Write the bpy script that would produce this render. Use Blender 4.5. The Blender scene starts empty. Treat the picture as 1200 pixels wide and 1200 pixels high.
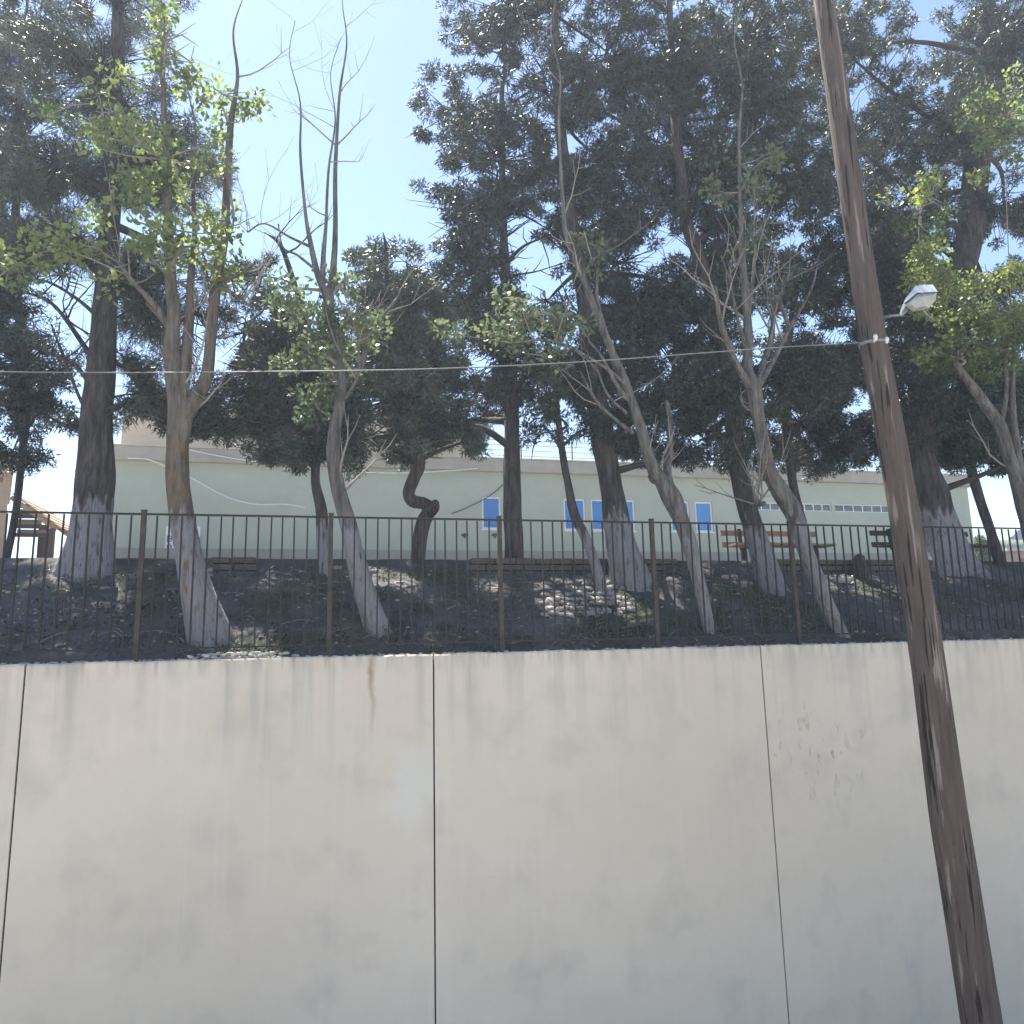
import bpy, math, random
import numpy as np
from mathutils import Vector, Matrix, noise
random.seed(7); rng = np.random.default_rng(11)
scene = bpy.context.scene
COL = scene.collection
R = math.radians

# ------------------------------------------------------------------ camera
F = 900.0                                                   # focal length in photo pixels (photo 1200 x 1200)
def nrm(v): v = np.array(v, float); return v / np.linalg.norm(v)
Uc = nrm((-120, 5200, -F))                                  # world up seen from the camera
Xc = np.array((3700, -67, -F), float); Xc = nrm(Xc - Uc * Xc.dot(Uc))   # wall direction
Yc = np.cross(Uc, Xc)
camd = bpy.data.cameras.new('camera'); cam = bpy.data.objects.new('camera', camd); COL.objects.link(cam)
camd.sensor_width = 36; camd.lens = 36 * F / 1200; camd.clip_start = .05; camd.clip_end = 3000
cam.matrix_world = Matrix(((Xc[0], Xc[1], Xc[2], 0), (Yc[0], Yc[1], Yc[2], 0), (Uc[0], Uc[1], Uc[2], 0), (0, 0, 0, 1)))
scene.camera = cam
def ray(px, py):
    c = np.array((px - 600, 600 - py, -F)); return np.array((c @ Xc, c @ Yc, c @ Uc)) / F
def at(px, py, Y):
    d = ray(px, py); return d * (Y / d[1])
def project(P):
    P = np.atleast_2d(P); M = np.stack((Xc, Yc, Uc)); c = P @ M
    return 600 + F * c[:, 0] / -c[:, 2], 600 - F * c[:, 1] / -c[:, 2], -c[:, 2]

# ------------------------------------------------------------------ light and exposure
SUN_EL, SUN_AZ = 64.0, -22.0                                # azimuth from +Y towards +X
sdir = np.array((math.sin(R(SUN_AZ)) * math.cos(R(SUN_EL)), math.cos(R(SUN_AZ)) * math.cos(R(SUN_EL)), math.sin(R(SUN_EL))))
world = bpy.data.worlds.new('World'); scene.world = world; world.use_nodes = True
wn = world.node_tree.nodes; wl = world.node_tree.links
sky = wn.new('ShaderNodeTexSky'); sky.sky_type = 'NISHITA'; sky.sun_disc = False
sky.sun_elevation = R(SUN_EL); sky.sun_rotation = R(SUN_AZ); sky.dust_density = .35; sky.ozone_density = .7
wl.new(sky.outputs[0], wn['Background'].inputs[0]); wn['Background'].inputs[1].default_value = .08
sl = bpy.data.lights.new('sun', 'SUN'); sl.energy = 5.0; sl.angle = R(.5); sl.color = (1, .95, .86)
so = bpy.data.objects.new('sun', sl); COL.objects.link(so)
so.rotation_euler = Vector(-sdir).to_track_quat('-Z', 'Y').to_euler()
vs = scene.view_settings; vs.view_transform = 'Standard'; vs.look = 'None'; vs.gamma = 1; vs.exposure = 1.78
vs.use_curve_mapping = False
scene.render.engine = 'CYCLES'

# ------------------------------------------------------------------ materials
def mat(name, col, rough=.85, col2=None, scale=6, bump=0, bscale=40, stretch=(1, 1, 1), detail=6, metal=0, coords='Object', lo=.35, hi=.65):
    m = bpy.data.materials.new(name); m.use_nodes = True
    n = m.node_tree.nodes; l = m.node_tree.links; b = n['Principled BSDF']
    b.inputs['Base Color'].default_value = (*col, 1); b.inputs['Roughness'].default_value = rough
    b.inputs['Metallic'].default_value = metal; b.inputs['Specular IOR Level'].default_value = .3
    tc = n.new('ShaderNodeTexCoord'); mp = n.new('ShaderNodeMapping'); mp.inputs['Scale'].default_value = stretch
    l.new(tc.outputs[coords], mp.inputs[0])
    m['_'] = 0
    if col2 is not None:
        t = n.new('ShaderNodeTexNoise'); t.inputs['Scale'].default_value = scale; t.inputs['Detail'].default_value = detail
        t.inputs['Roughness'].default_value = .65
        l.new(mp.outputs[0], t.inputs[0])
        r = n.new('ShaderNodeMapRange'); r.inputs[1].default_value = lo; r.inputs[2].default_value = hi
        l.new(t.outputs[0], r.inputs[0])
        x = n.new('ShaderNodeMix'); x.data_type = 'RGBA'; x.name = 'basemix'
        x.inputs[6].default_value = (*col, 1); x.inputs[7].default_value = (*col2, 1)
        l.new(r.outputs[0], x.inputs[0]); l.new(x.outputs[2], b.inputs['Base Color'])
    if bump:
        t = n.new('ShaderNodeTexNoise'); t.inputs['Scale'].default_value = bscale; t.inputs['Detail'].default_value = 5
        l.new(mp.outputs[0], t.inputs[0])
        u = n.new('ShaderNodeBump'); u.inputs['Strength'].default_value = 1; u.inputs['Distance'].default_value = bump
        l.new(t.outputs[0], u.inputs['Height']); l.new(u.outputs[0], b.inputs['Normal'])
    return m
def colour_in(m):
    """socket that currently feeds the base colour, plus nodes, links, bsdf"""
    n = m.node_tree.nodes; l = m.node_tree.links; b = n['Principled BSDF']
    return n, l, b, n['basemix'].outputs[2]
def mixin(n, l, a, fac, col):
    x = n.new('ShaderNodeMix'); x.data_type = 'RGBA'; l.new(a, x.inputs[6]); x.inputs[7].default_value = (*col, 1)
    l.new(fac, x.inputs[0]); return x.outputs[2]
def math_(n, l, op, a, b=None, clamp=False):
    x = n.new('ShaderNodeMath'); x.operation = op; x.use_clamp = clamp
    for i, v in enumerate((a, b)):
        if v is None: continue
        if isinstance(v, (int, float)): x.inputs[i].default_value = v
        else: l.new(v, x.inputs[i])
    return x.outputs[0]
def noise_(n, l, vec, scale, lo, hi, detail=4, stretch=None):
    if stretch:
        mp = n.new('ShaderNodeMapping'); mp.inputs['Scale'].default_value = stretch; l.new(vec, mp.inputs[0]); vec = mp.outputs[0]
    t = n.new('ShaderNodeTexNoise'); t.inputs['Scale'].default_value = scale; t.inputs['Detail'].default_value = detail
    l.new(vec, t.inputs[0])
    r = n.new('ShaderNodeMapRange'); r.inputs[1].default_value = lo; r.inputs[2].default_value = hi
    l.new(t.outputs[0], r.inputs[0]); return r.outputs[0]

def bark(name, c1, c2, wash=True, lichen=None):
    m = mat(name, c1, .95, c2, 4.5, .06, 14, (3.4, 3.4, .6), 9, lo=.36, hi=.64)
    n, l, b, c = colour_in(m)
    tc = n.new('ShaderNodeTexCoord')
    if lichen:
        sz = n.new('ShaderNodeSeparateXYZ'); l.new(tc.outputs['Object'], sz.inputs[0]); f = math_(n, l, 'MULTIPLY', noise_(n, l, tc.outputs['Object'], 7, .42, .66, 6), math_(n, l, 'SUBTRACT', 2.7, sz.outputs[2], True))
        c = mixin(n, l, c, f, lichen)
    if wash:                                                  # lime-wash on the foot of the trunk, worn at its upper edge
        at_ = n.new('ShaderNodeAttribute'); at_.attribute_type = 'OBJECT'; at_.attribute_name = 'wash'
        s = n.new('ShaderNodeSeparateXYZ'); l.new(tc.outputs['Object'], s.inputs[0])
        nz = noise_(n, l, tc.outputs['Object'], 5, .3, .7, 6, (2, 2, .6))
        d = math_(n, l, 'SUBTRACT', at_.outputs['Fac'], s.outputs[2])
        d = math_(n, l, 'ADD', d, math_(n, l, 'MULTIPLY', math_(n, l, 'SUBTRACT', nz, .5), .35))
        d = math_(n, l, 'MULTIPLY', d, 9, True)
        worn = noise_(n, l, tc.outputs['Object'], 9, .30, .46, 6, (2.5, 2.5, .5))
        c = mixin(n, l, c, math_(n, l, 'MULTIPLY', math_(n, l, 'MULTIPLY', d, worn), .8), (.32, .31, .335))
    l.new(c, b.inputs['Base Color']); return m

def leafmat(name, a, b_, trans=.0, tcol=None):
    m = bpy.data.materials.new(name); m.use_nodes = True; n = m.node_tree.nodes; l = m.node_tree.links
    b = n['Principled BSDF']; b.inputs['Roughness'].default_value = .42; b.inputs['Specular IOR Level'].default_value = .5
    t = n.new('ShaderNodeAttribute'); t.attribute_name = 'tone'
    x = n.new('ShaderNodeMix'); x.data_type = 'RGBA'; x.inputs[6].default_value = (*a, 1); x.inputs[7].default_value = (*b_, 1)
    l.new(t.outputs['Fac'], x.inputs[0]); l.new(x.outputs[2], b.inputs['Base Color'])
    if trans:
        tr = n.new('ShaderNodeBsdfTranslucent')
        y = n.new('ShaderNodeMix'); y.data_type = 'RGBA'; y.blend_type = 'MULTIPLY'; y.inputs[0].default_value = 1
        l.new(x.outputs[2], y.inputs[6]); y.inputs[7].default_value = (*(tcol or (1.6, 1.5, .7)), 1)
        l.new(y.outputs[2], tr.inputs[0])
        ms = n.new('ShaderNodeMixShader'); ms.inputs[0].default_value = trans
        l.new(b.outputs[0], ms.inputs[1]); l.new(tr.outputs[0], ms.inputs[2])
        l.new(ms.outputs[0], n['Material Output'].inputs[0])
    return m

M = {}
M['conifer'] = leafmat('conifer_needles', (.038, .050, .040), (.080, .090, .062), .2, (1.1, 1.15, .8))
M['conifer_pale'] = leafmat('grey_green_needles', (.055, .070, .052), (.135, .15, .10), .25, (1.1, 1.15, .8))
M['conifer_black'] = leafmat('black_green_needles', (.022, .032, .030), (.055, .066, .052), .15, (1.1, 1.15, .8))
M['pine'] = leafmat('pine_needles', (.045, .060, .048), (.105, .115, .075), .2, (1.1, 1.15, .8))
M['leaf_light'] = leafmat('sunlit_leaves', (.09, .13, .055), (.25, .28, .12), .55, (1.55, 1.6, .9))  # light green, colour raised to carry sunlit highlights
M['leaf_mid'] = leafmat('broad_leaves', (.065, .10, .058), (.19, .22, .12), .42, (1.2, 1.25, .9))
M['grass'] = leafmat('dry_grass', (.06, .072, .045), (.13, .13, .09), .3, (1.2, 1.2, .8))
M['litter'] = leafmat('leaf_litter', (.050, .045, .044), (.115, .102, .092))
M['bark_dark'] = bark('dark_bark', (.028, .025, .025), (.115, .098, .090))
M['bark_grey'] = bark('grey_bark', (.075, .066, .058), (.225, .205, .185))
M['bark_lichen'] = bark('lichen_bark', (.085, .070, .055), (.215, .185, .15), True, (.20, .125, .065))
M['twig_dark'] = mat('dark_twigs', (.05, .042, .038), .95)
M['twig_grey'] = mat('pale_twigs', (.22, .19, .16), .95, (.3, .27, .24), 8)
M['soil'] = mat('bank_soil', (.070, .066, .070), 1, (.115, .105, .102), 1.7, .05, 14, detail=10)
n, l, b, c = colour_in(M['soil'])
tc = n.new('ShaderNodeTexCoord')
c = mixin(n, l, c, noise_(n, l, tc.outputs['Object'], .8, .5, .62, 6), (.045, .055, .03))
c = mixin(n, l, c, noise_(n, l, tc.outputs['Object'], 22, .66, .72, 3), (.17, .15, .13))
l.new(c, b.inputs['Base Color'])
M['asphalt'] = mat('pale_bounce_concrete', (.34, .31, .27), .95, (.28, .26, .23), 3, .004, 200)  # pale tone makes the unseen road and yard bounce light
M['render_green'] = mat('pale_green_render', (.385, .425, .355), .9, (.345, .385, .325), 1.2, .003, 60)
M['render_beige'] = mat('beige_render', (.54, .46, .35), .9, (.46, .40, .31), 1.5, .003, 50)
M['fascia'] = mat('fascia_concrete', (.37, .345, .295), .9, (.30, .28, .24), 1.5, .003, 50)
M['plinth'] = mat('plinth', (.30, .30, .26), .9, (.25, .25, .22), 2, .003, 50)
M['white_frame'] = mat('white_frame', (.72, .74, .75), .5)
M['blue_pane'] = mat('blue_film_glass', (.055, .24, .60), .12, (.04, .18, .50), .6)
M['dark_pane'] = mat('dark_glass', (.06, .09, .10), .08, (.12, .15, .15), 3)
M['iron'] = mat('rusty_iron', (.018, .019, .018), .75, (.034, .028, .024), 14)
M['post_iron'] = mat('worn_post_iron', (.03, .029, .026), .8, (.085, .062, .045), 9)
M['rail_grey'] = mat('grey_rail', (.22, .23, .24), .6)
M['plank'] = mat('bench_plank', (.32, .21, .14), .75, (.21, .13, .09), 5, .002, 40, (1, 8, 8))
M['plank_grey'] = mat('dark_bench_plank', (.075, .065, .06), .85, (.045, .04, .038), 5, .002, 40, (1, 8, 8))  # darker plank tone for the bench right of the pole
M['cast'] = mat('cast_legs', (.03, .03, .032), .7)
M['kerb'] = mat('brown_stone', (.125, .10, .085), .95, (.075, .062, .055), 5, .01, 30)
M['stone'] = mat('pale_stone', (.42, .37, .33), .95, (.26, .22, .20), 6, .012, 30)
M['rubble'] = mat('rubble', (.5, .48, .44), .95, (.30, .28, .26), 8, .008, 60)
M['cable_white'] = mat('white_cable', (.65, .65, .62), .6)
M['cable_dark'] = mat('dark_cable', (.05, .05, .05), .6)
M['cable_grey'] = mat('grey_wire', (.16, .165, .17), .5)
M['sign'] = mat('notice_paper', (.72, .73, .76), .6)
M['ink'] = mat('blue_ink', (.03, .05, .22), .6)
M['lamp_lid'] = mat('lamp_lid', (.62, .62, .68), .4, (.5, .5, .56), 12)
M['lamp_glass'] = mat('lamp_glass', (.42, .42, .36), .25, (.3, .3, .25), 9)
M['galv'] = mat('galvanised', (.3, .3, .3), .5, (.2, .2, .2), 12, metal=.3)
M['tile'] = mat('roof_tile', (.33, .24, .17), .9, (.42, .33, .24), 7)
M['wood_pale'] = mat('pale_timber', (.38, .30, .20), .8, (.28, .21, .14), 5)
M['wood_dark'] = mat('dark_timber', (.08, .05, .04), .8)
M['brick_red'] = mat('red_brick', (.30, .12, .09), .9)
M['house'] = mat('house_render', (.44, .33, .24), .9, (.36, .28, .21), 2)
M['mountain'] = mat('mountain_rock', (.16, .17, .22), 1, (.21, .22, .25), .02)
M['hill'] = mat('hill_scrub', (.07, .10, .05), 1, (.14, .15, .08), .3)
M['insul'] = mat('porcelain', (.7, .7, .68), .3)

# weathered pole timber: long dark checks and pale worn sapwood
m = mat('pole_timber', (.070, .052, .045), .9, (.125, .093, .078), 3, .02, 9, (5, 5, .35), 9); M['pole'] = m
n, l, b, c = colour_in(m); tc = n.new('ShaderNodeTexCoord')
c = mixin(n, l, c, noise_(n, l, tc.outputs['Object'], 2.2, .60, .66, 5, (7, 7, .5)), (.24, .20, .175))
c = mixin(n, l, c, noise_(n, l, tc.outputs['Object'], 2.6, .585, .61, 4, (9, 9, .35)), (.018, .014, .013))
l.new(c, b.inputs['Base Color'])

# concrete wall: cast concrete with run-off streaks from the coping, rust run, scuffs
m = mat('cast_concrete', (.595, .52, .43), .92, (.655, .58, .48), .7, .002, 90, detail=8); M['concrete'] = m
n, l, b, c = colour_in(m); ge = n.new('ShaderNodeNewGeometry'); P = ge.outputs['Position']
s = n.new('ShaderNodeSeparateXYZ'); l.new(P, s.inputs[0])
def bandmask(v, c0, w):
    return math_(n, l, 'SUBTRACT', 1, math_(n, l, 'DIVIDE', math_(n, l, 'ABSOLUTE', math_(n, l, 'SUBTRACT', v, c0)), w), True)
streak = noise_(n, l, P, 1.6, .50, .72, 6, (3.5, 1, .12))
hgt = n.new('ShaderNodeMapRange'); hgt.inputs[1].default_value = -1.3; hgt.inputs[2].default_value = -.05
l.new(s.outputs[2], hgt.inputs[0])
c = mixin(n, l, c, math_(n, l, 'MULTIPLY', math_(n, l, 'MULTIPLY', streak, hgt.outputs[0]), .55), (.27, .26, .235))
edge = n.new('ShaderNodeMapRange'); edge.inputs[1].default_value = -.28; edge.inputs[2].default_value = -.05; l.new(s.outputs[2], edge.inputs[0])
c = mixin(n, l, c, math_(n, l, 'MULTIPLY', math_(n, l, 'MULTIPLY', edge.outputs[0], noise_(n, l, P, 4, .45, .65, 5, (3, 1, .4))), .6), (.17, .165, .15))
c = mixin(n, l, c, math_(n, l, 'MULTIPLY', noise_(n, l, P, 2.3, .52, .75, 7), .35), (.36, .35, .32))
c = mixin(n, l, c, math_(n, l, 'MULTIPLY', noise_(n, l, P, 30, .70, .76, 3), .5), (.20, .19, .17))
c = mixin(n, l, c, math_(n, l, 'MULTIPLY', noise_(n, l, P, 3.1, .56, .70, 6, (4, 1, .16)), .3), (.64, .60, .52))
c = mixin(n, l, c, math_(n, l, 'MULTIPLY', noise_(n, l, P, .35, .45, .6, 3), .25), (.50, .43, .33))
xr, _, _z = at(437, 800, 8.5)
rust = math_(n, l, 'MULTIPLY', bandmask(math_(n, l, 'ADD', s.outputs[0], math_(n, l, 'MULTIPLY', noise_(n, l, P, 5, .3, .7), .05)), float(xr) + .02, .045), bandmask(s.outputs[2], -.25, .75))
c = mixin(n, l, c, math_(n, l, 'MULTIPLY', rust, .8), (.26, .19, .10))
def blobmask(px, py, rx, rz):
    q = at(px, py, 8.5)
    dx = math_(n, l, 'POWER', math_(n, l, 'DIVIDE', math_(n, l, 'SUBTRACT', s.outputs[0], float(q[0])), rx), 2)
    dz = math_(n, l, 'POWER', math_(n, l, 'DIVIDE', math_(n, l, 'SUBTRACT', s.outputs[2], float(q[2])), rz), 2)
    return math_(n, l, 'SUBTRACT', 1, math_(n, l, 'ADD', dx, dz), True)
scf = math_(n, l, 'MULTIPLY', blobmask(960, 880, .8, .75), noise_(n, l, P, 7, .60, .68, 4, (1.6, 1, .7)))
c = mixin(n, l, c, math_(n, l, 'MULTIPLY', scf, .6), (.24, .23, .23))
pale = math_(n, l, 'MULTIPLY', blobmask(478, 925, .5, .55), noise_(n, l, P, 2.5, .4, .6, 4))
c = mixin(n, l, c, math_(n, l, 'MULTIPLY', pale, .6), (.66, .64, .58))
l.new(c, b.inputs['Base Color'])

# ------------------------------------------------------------------ helpers
def prop(o, label=None, cat=None, group=None, kind=None):
    if label: o['label'] = label
    if cat: o['category'] = cat
    if group: o['group'] = group
    if kind: o['kind'] = kind
    return o
def empty(name, loc, label, cat, group=None):
    o = bpy.data.objects.new(name, None); COL.objects.link(o); o.location = Vector([float(v) for v in loc]); o.empty_display_size = .2
    return prop(o, label, cat, group)
class MB:
    def __init__(s): s.v = []; s.f = []; s.sm = False
    def box(s, c, d, rot=None):
        c = Vector(c); i = len(s.v)
        for x in (-.5, .5):
            for y in (-.5, .5):
                for z in (-.5, .5):
                    p = Vector((x * d[0], y * d[1], z * d[2]))
                    if rot is not None: p = rot @ p
                    s.v.append(tuple(c + p))
        for q in ((0, 1, 3, 2), (4, 6, 7, 5), (0, 4, 5, 1), (2, 3, 7, 6), (0, 2, 6, 4), (1, 5, 7, 3)): s.f.append(tuple(i + k for k in q))
        return s
    def span(s, a, b): a = np.array(a, float); b = np.array(b, float); return s.box((a + b) / 2, np.abs(b - a))
    def tube(s, pts, rad, n=8, rough=0., seed=0, flute=0):
        pts = [Vector([float(k) for k in p]) for p in pts]; base = len(s.v); N = len(pts)
        ref = Vector((.31, .93, .17)); 
        for k, p in enumerate(pts):
            t = (pts[min(k + 1, N - 1)] - pts[max(k - 1, 0)]).normalized()
            u = t.cross(ref).normalized(); w = t.cross(u)
            for j in range(n):
                a = 2 * math.pi * j / n; r = rad[k]
                if rough:
                    q = Vector((math.cos(a) * 1.1, math.sin(a) * 1.1, p.z * 1.3 + seed * 7.1))
                    r *= 1 + rough * noise.noise(q) * 1.6 + rough * .8 * noise.noise(Vector((math.cos(a) * 4, math.sin(a) * 4, p.z * 2.4 + seed)))
                if flute: r *= 1 + flute * abs(math.sin(a * 2.5 + seed)) * max(0, 1 - k / max(1, N * .35))
                s.v.append(tuple(p + (u * math.cos(a) + w * math.sin(a)) * r))
        for k in range(N - 1):
            for j in range(n):
                a = base + k * n + j; b = base + k * n + (j + 1) % n
                s.f.append((a, b, b + n, a + n))
        s.f.append(tuple(base + j for j in range(n))[::-1]); s.f.append(tuple(base + (N - 1) * n + j for j in range(n)))
        s.sm = True
        return s
    def build(s, name, m, parent=None, smooth=None, bevel=0, origin=None):
        o_ = Vector((0, 0, 0)) if origin is None else Vector([float(k) for k in origin])
        me = bpy.data.meshes.new(name); me.from_pydata([tuple(Vector(v) - o_) for v in s.v], [], s.f); me.materials.append(m)
        if s.sm if smooth is None else smooth: me.polygons.foreach_set('use_smooth', [True] * len(me.polygons))
        o = bpy.data.objects.new(name, me); COL.objects.link(o)
        if parent is not None:
            o.parent = parent; o.location = o_ - wloc(parent)
        else: o.location = o_
        if bevel:
            md = o.modifiers.new('bevel', 'BEVEL'); md.width = bevel; md.segments = 2
        return o
def wloc(o):
    v = Vector(o.location)
    while o.parent: o = o.parent; v = v + Vector(o.location)
    return v
def inst(src, parent, wpos, name=None, rot=None):
    o = src.copy(); COL.objects.link(o); o.parent = parent; o.location = Vector([float(k) for k in wpos]) - wloc(parent)
    if rot: o.rotation_euler = rot
    return o
def catmull(pts, n=6):
    P = [np.array(p, float) for p in pts]; P = [2 * P[0] - P[1]] + P + [2 * P[-1] - P[-2]]; out = []
    for i in range(1, len(P) - 2):
        for k in range(n):
            t = k / n
            out.append(.5 * (2 * P[i] + (P[i + 1] - P[i - 1]) * t + (2 * P[i - 1] - 5 * P[i] + 4 * P[i + 1] - P[i + 2]) * t * t + (-P[i - 1] + 3 * P[i] - 3 * P[i + 1] + P[i + 2]) * t ** 3))
    out.append(P[-2]); return out

# ------------------------------------------------------------------ terrain
WY = 8.5                                                     # face of the retaining wall
ZT = float(at(600, 764, WY)[2])                              # its top
CY = 11.3; ZC = float(at(600, 656, CY)[2])                   # crest of the bank
FZ = -4.8                                                    # road level
def height(x, y, rough=True):
    if y < CY:
        t = max(0, (y - WY - .25) / (CY - WY - .25)); h = ZT - .03 + (ZC - ZT) * (t ** .92)
        k = math.sin(math.pi * min(1, t))
    else:
        h = ZC + min(y - CY, 20) * .093 - max(0, y - 45) * .15; h = max(h, -14); k = 0
    if rough:
        h += .035 * k * noise.noise(Vector((x * 1.3, y * 1.9, 0))) * 2 + .02 * k * noise.noise(Vector((x * 5, y * 6, 3)))
        if y < CY + 1: h += .012 * noise.noise(Vector((x * 2.2, y * 3, 9)))
    return h
xs = np.concatenate((np.linspace(-400, -30, 8), np.linspace(-28, -9, 12), np.arange(-8.5, 17.5, .07), np.linspace(18, 60, 22), np.linspace(80, 600, 10)))
ys = np.concatenate((np.arange(WY + .2, CY + .6, .06), np.linspace(12.2, 60, 60), np.linspace(80, 900, 10)))
mb = MB()
for y in ys:
    for x in xs: mb.v.append((x, y, height(x, y)))
nx = len(xs)
for j in range(len(ys) - 1):
    for i in range(nx - 1): a = j * nx + i; mb.f.append((a, a + 1, a + nx + 1, a + nx))
prop(mb.build('ground', M['soil'], smooth=True), kind='structure')
mb = MB(); mb.span((-400, -300, FZ - .2), (600, WY - .02, FZ)); prop(mb.build('road', M['asphalt']), kind='structure')
mb = MB(); yy = [15.5, 18, 21, 24, 27]; xq = [-30, -15, 0, 15, 28]  # unseen paving added behind the crest to bounce sun onto the facade
for y in yy:
    for x in xq: mb.v.append((x, y, height(x, y, False) + .03))
for j in range(4):
    for i in range(4): a = j * 5 + i; mb.f.append((a, a + 1, a + 6, a + 5))
prop(mb.build('bounce_paving', M['asphalt']), kind='structure')
def ground_at(px, py):
    d = ray(px, py); y = WY + .25
    for k in range(400):
        y += .01; p = d * (y / d[1])
        if p[2] <= height(p[0], y, False): return p
        if y > CY: break
    return d * (CY / d[1])

# ------------------------------------------------------------------ retaining wall
wall = empty('retaining_wall', (0, WY, FZ), 'long pale grey cast concrete retaining wall below the fence', 'wall')
joints = [float(at(24, 850, WY)[0]), float(at(508.5, 850, WY)[0]), float(at(898, 850, WY)[0])]
w3 = joints[2] - joints[1]
joints = [joints[0] - 4.3 * 2, joints[0] - 4.3] + joints + [joints[2] + w3, joints[2] + 2 * w3]
for i in range(len(joints) - 1):
    a, b_ = joints[i] + .009, joints[i + 1] - .009; mb = MB(); N = 90; base = 0
    zt = [ZT + .012 * noise.noise(Vector((a + (b_ - a) * k / N * 1, 0, 1)) * 2.1) + .007 * noise.noise(Vector(((a + (b_ - a) * k / N) * 9, 5, 1))) for k in range(N + 1)]
    rows = []
    for k in range(N + 1):
        x = a + (b_ - a) * k / N; ch = .012 + .01 * abs(noise.noise(Vector((x * 7, 2, 2))))
        ring = [(x, WY, FZ - .1), (x, WY + .003 * noise.noise(Vector((x * .8, 0, 7))), zt[k] - ch * 1.3), (x, WY + ch, zt[k]), (x, WY + .26, zt[k]), (x, WY + .26, FZ - .1)]
        rows.append(len(mb.v)); mb.v += ring
    for k in range(N):
        p, q = rows[k], rows[k + 1]
        for j in range(4): mb.f.append((p + j, q + j, q + j + 1, p + j + 1))
    mb.f.append(tuple(rows[0] + j for j in range(5))); mb.f.append(tuple(rows[N] + j for j in range(5))[::-1])
    mb.build('wall_panel', M['concrete'], wall)
mb = MB(); mb.span((joints[0], WY + .03, FZ - .1), (joints[-1], WY + .24, ZT - .06)); mb.build('joint_filler', M['cast'], wall)

# ------------------------------------------------------------------ fence
FY = WY + .13
px_posts = [165, 387, 587, 762, 935]
fx = [float(at(p, 690, FY)[0]) for p in px_posts]
k = np.polyfit(range(5), fx, 1); step = float(k[0]); fx0 = float(k[1])
FT = float(np.mean([at(p, y, FY)[2] for p, y in ((0, 600), (300, 606), (600, 610), (900, 613), (1150, 618))]))
fence = empty('metal_fence', (fx0, FY, ZT), 'low rusty metal picket fence running along the top of the concrete wall', 'fence')
print('fence step', step, 'height', FT - ZT, 'ZT', ZT, 'ZC', ZC)
post = picket = None
for i in range(-1, 9):
    x = fx0 + i * step
    if post is None:
        mb = MB(); mb.box((x, FY, (FT + ZT) / 2 + .005), (.05, .05, FT - ZT + .05)); mb.box((x, FY, FT + .038), (.06, .06, .012))
        post = mb.build('post', M['post_iron'], fence, bevel=.004, origin=(x, FY, ZT))
    else: inst(post, fence, (x, FY, ZT))
    if i == 8: break
    for z in (FT, ZT + .12):
        mb = MB(); mb.box((x + step / 2, FY, z), (step - .054, .032, .018)); mb.build('rail', M['iron'], fence)
    for j in range(1, 15):
        xx = x + step * j / 15
        w = (random.uniform(-.006, .006), random.uniform(-.008, .008), 0)
        if picket is None:
            mb = MB(); mb.box((xx, FY, (FT + ZT) / 2 + .055), (.016, .016, FT - ZT - .14)); picket = mb.build('picket', M['iron'], fence, origin=(xx, FY, ZT + .12))
        else:
            inst(picket, fence, (xx, FY, ZT + .12), rot=w)

# ------------------------------------------------------------------ building behind
BY = 26.0
def BX(px, py=600): return float(at(px, py, BY)[0])
def BZ(px, py): return float(at(px, py, BY)[2])
bx0, bx1 = BX(121, 600), BX(1137, 600)
zf = float(np.mean([BZ(130, 537), BZ(620, 555), BZ(850, 562), BZ(1130, 573)]))    # underside of fascia
zr = float(np.mean([BZ(130, 520), BZ(620, 542), BZ(850, 551)]))                    # parapet top
zp = float(np.mean([BZ(200, 641), BZ(620, 645), BZ(1000, 650)]))                   # plinth top
zb = height(0, BY, False) - .3
bld = empty('school_building', ((bx0 + bx1) / 2, BY, zb), 'long single storey pale green building with flat roof behind the trees', 'building')
print('building', bx0, bx1, zb, zp, zf, zr)
# window openings: (x0, x1, z0, z1)
wins = []
wt = float(np.mean([BZ(575, 581), BZ(825, 589)])); wb_ = float(np.mean([BZ(575, 620), BZ(825, 623)]))
for p0, p1 in ((565, 587), (661, 686), (693, 712), (725, 744), (786, 808), (815, 835)):
    wins.append((BX(p0), BX(p1), wb_, wt, 'blue'))
st = float(np.mean([BZ(900, 588), BZ(1010, 592)])); sb = float(np.mean([BZ(900, 598), BZ(1010, 600)]))
for p0, p1 in ((883, 925), (934, 975), (979, 1045)): wins.append((BX(p0), BX(p1), sb, st, 'strip'))
# facade as a grid with holes
gx = sorted(set([bx0, bx1] + [w[0] for w in wins] + [w[1] for w in wins])); gz = sorted(set([zp, zf, wb_, wt, sb, st]))
mb = MB()
for i in range(len(gx) - 1):
    for j in range(len(gz) - 1):
        cx, cz = (gx[i] + gx[i + 1]) / 2, (gz[j] + gz[j + 1]) / 2
        if any(w[0] < cx < w[1] and w[2] < cz < w[3] for w in wins): continue
        mb.v += [(gx[i], BY, gz[j]), (gx[i + 1], BY, gz[j]), (gx[i + 1], BY, gz[j + 1]), (gx[i], BY, gz[j + 1])]; q = len(mb.v) - 4
        mb.f.append((q, q + 1, q + 2, q + 3))
for w in wins:                                               # reveals
    x0, x1, z0, z1 = w[:4]; d = .16
    for q in (((x0, z0), (x0, z1)), ((x1, z1), (x1, z0)), ((x0, z1), (x1, z1)), ((x1, z0), (x0, z0))):
        i = len(mb.v); mb.v += [(q[0][0], BY, q[0][1]), (q[1][0], BY, q[1][1]), (q[1][0], BY + d, q[1][1]), (q[0][0], BY + d, q[0][1])]; mb.f.append((i, i + 1, i + 2, i + 3))
i = len(mb.v)
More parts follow.
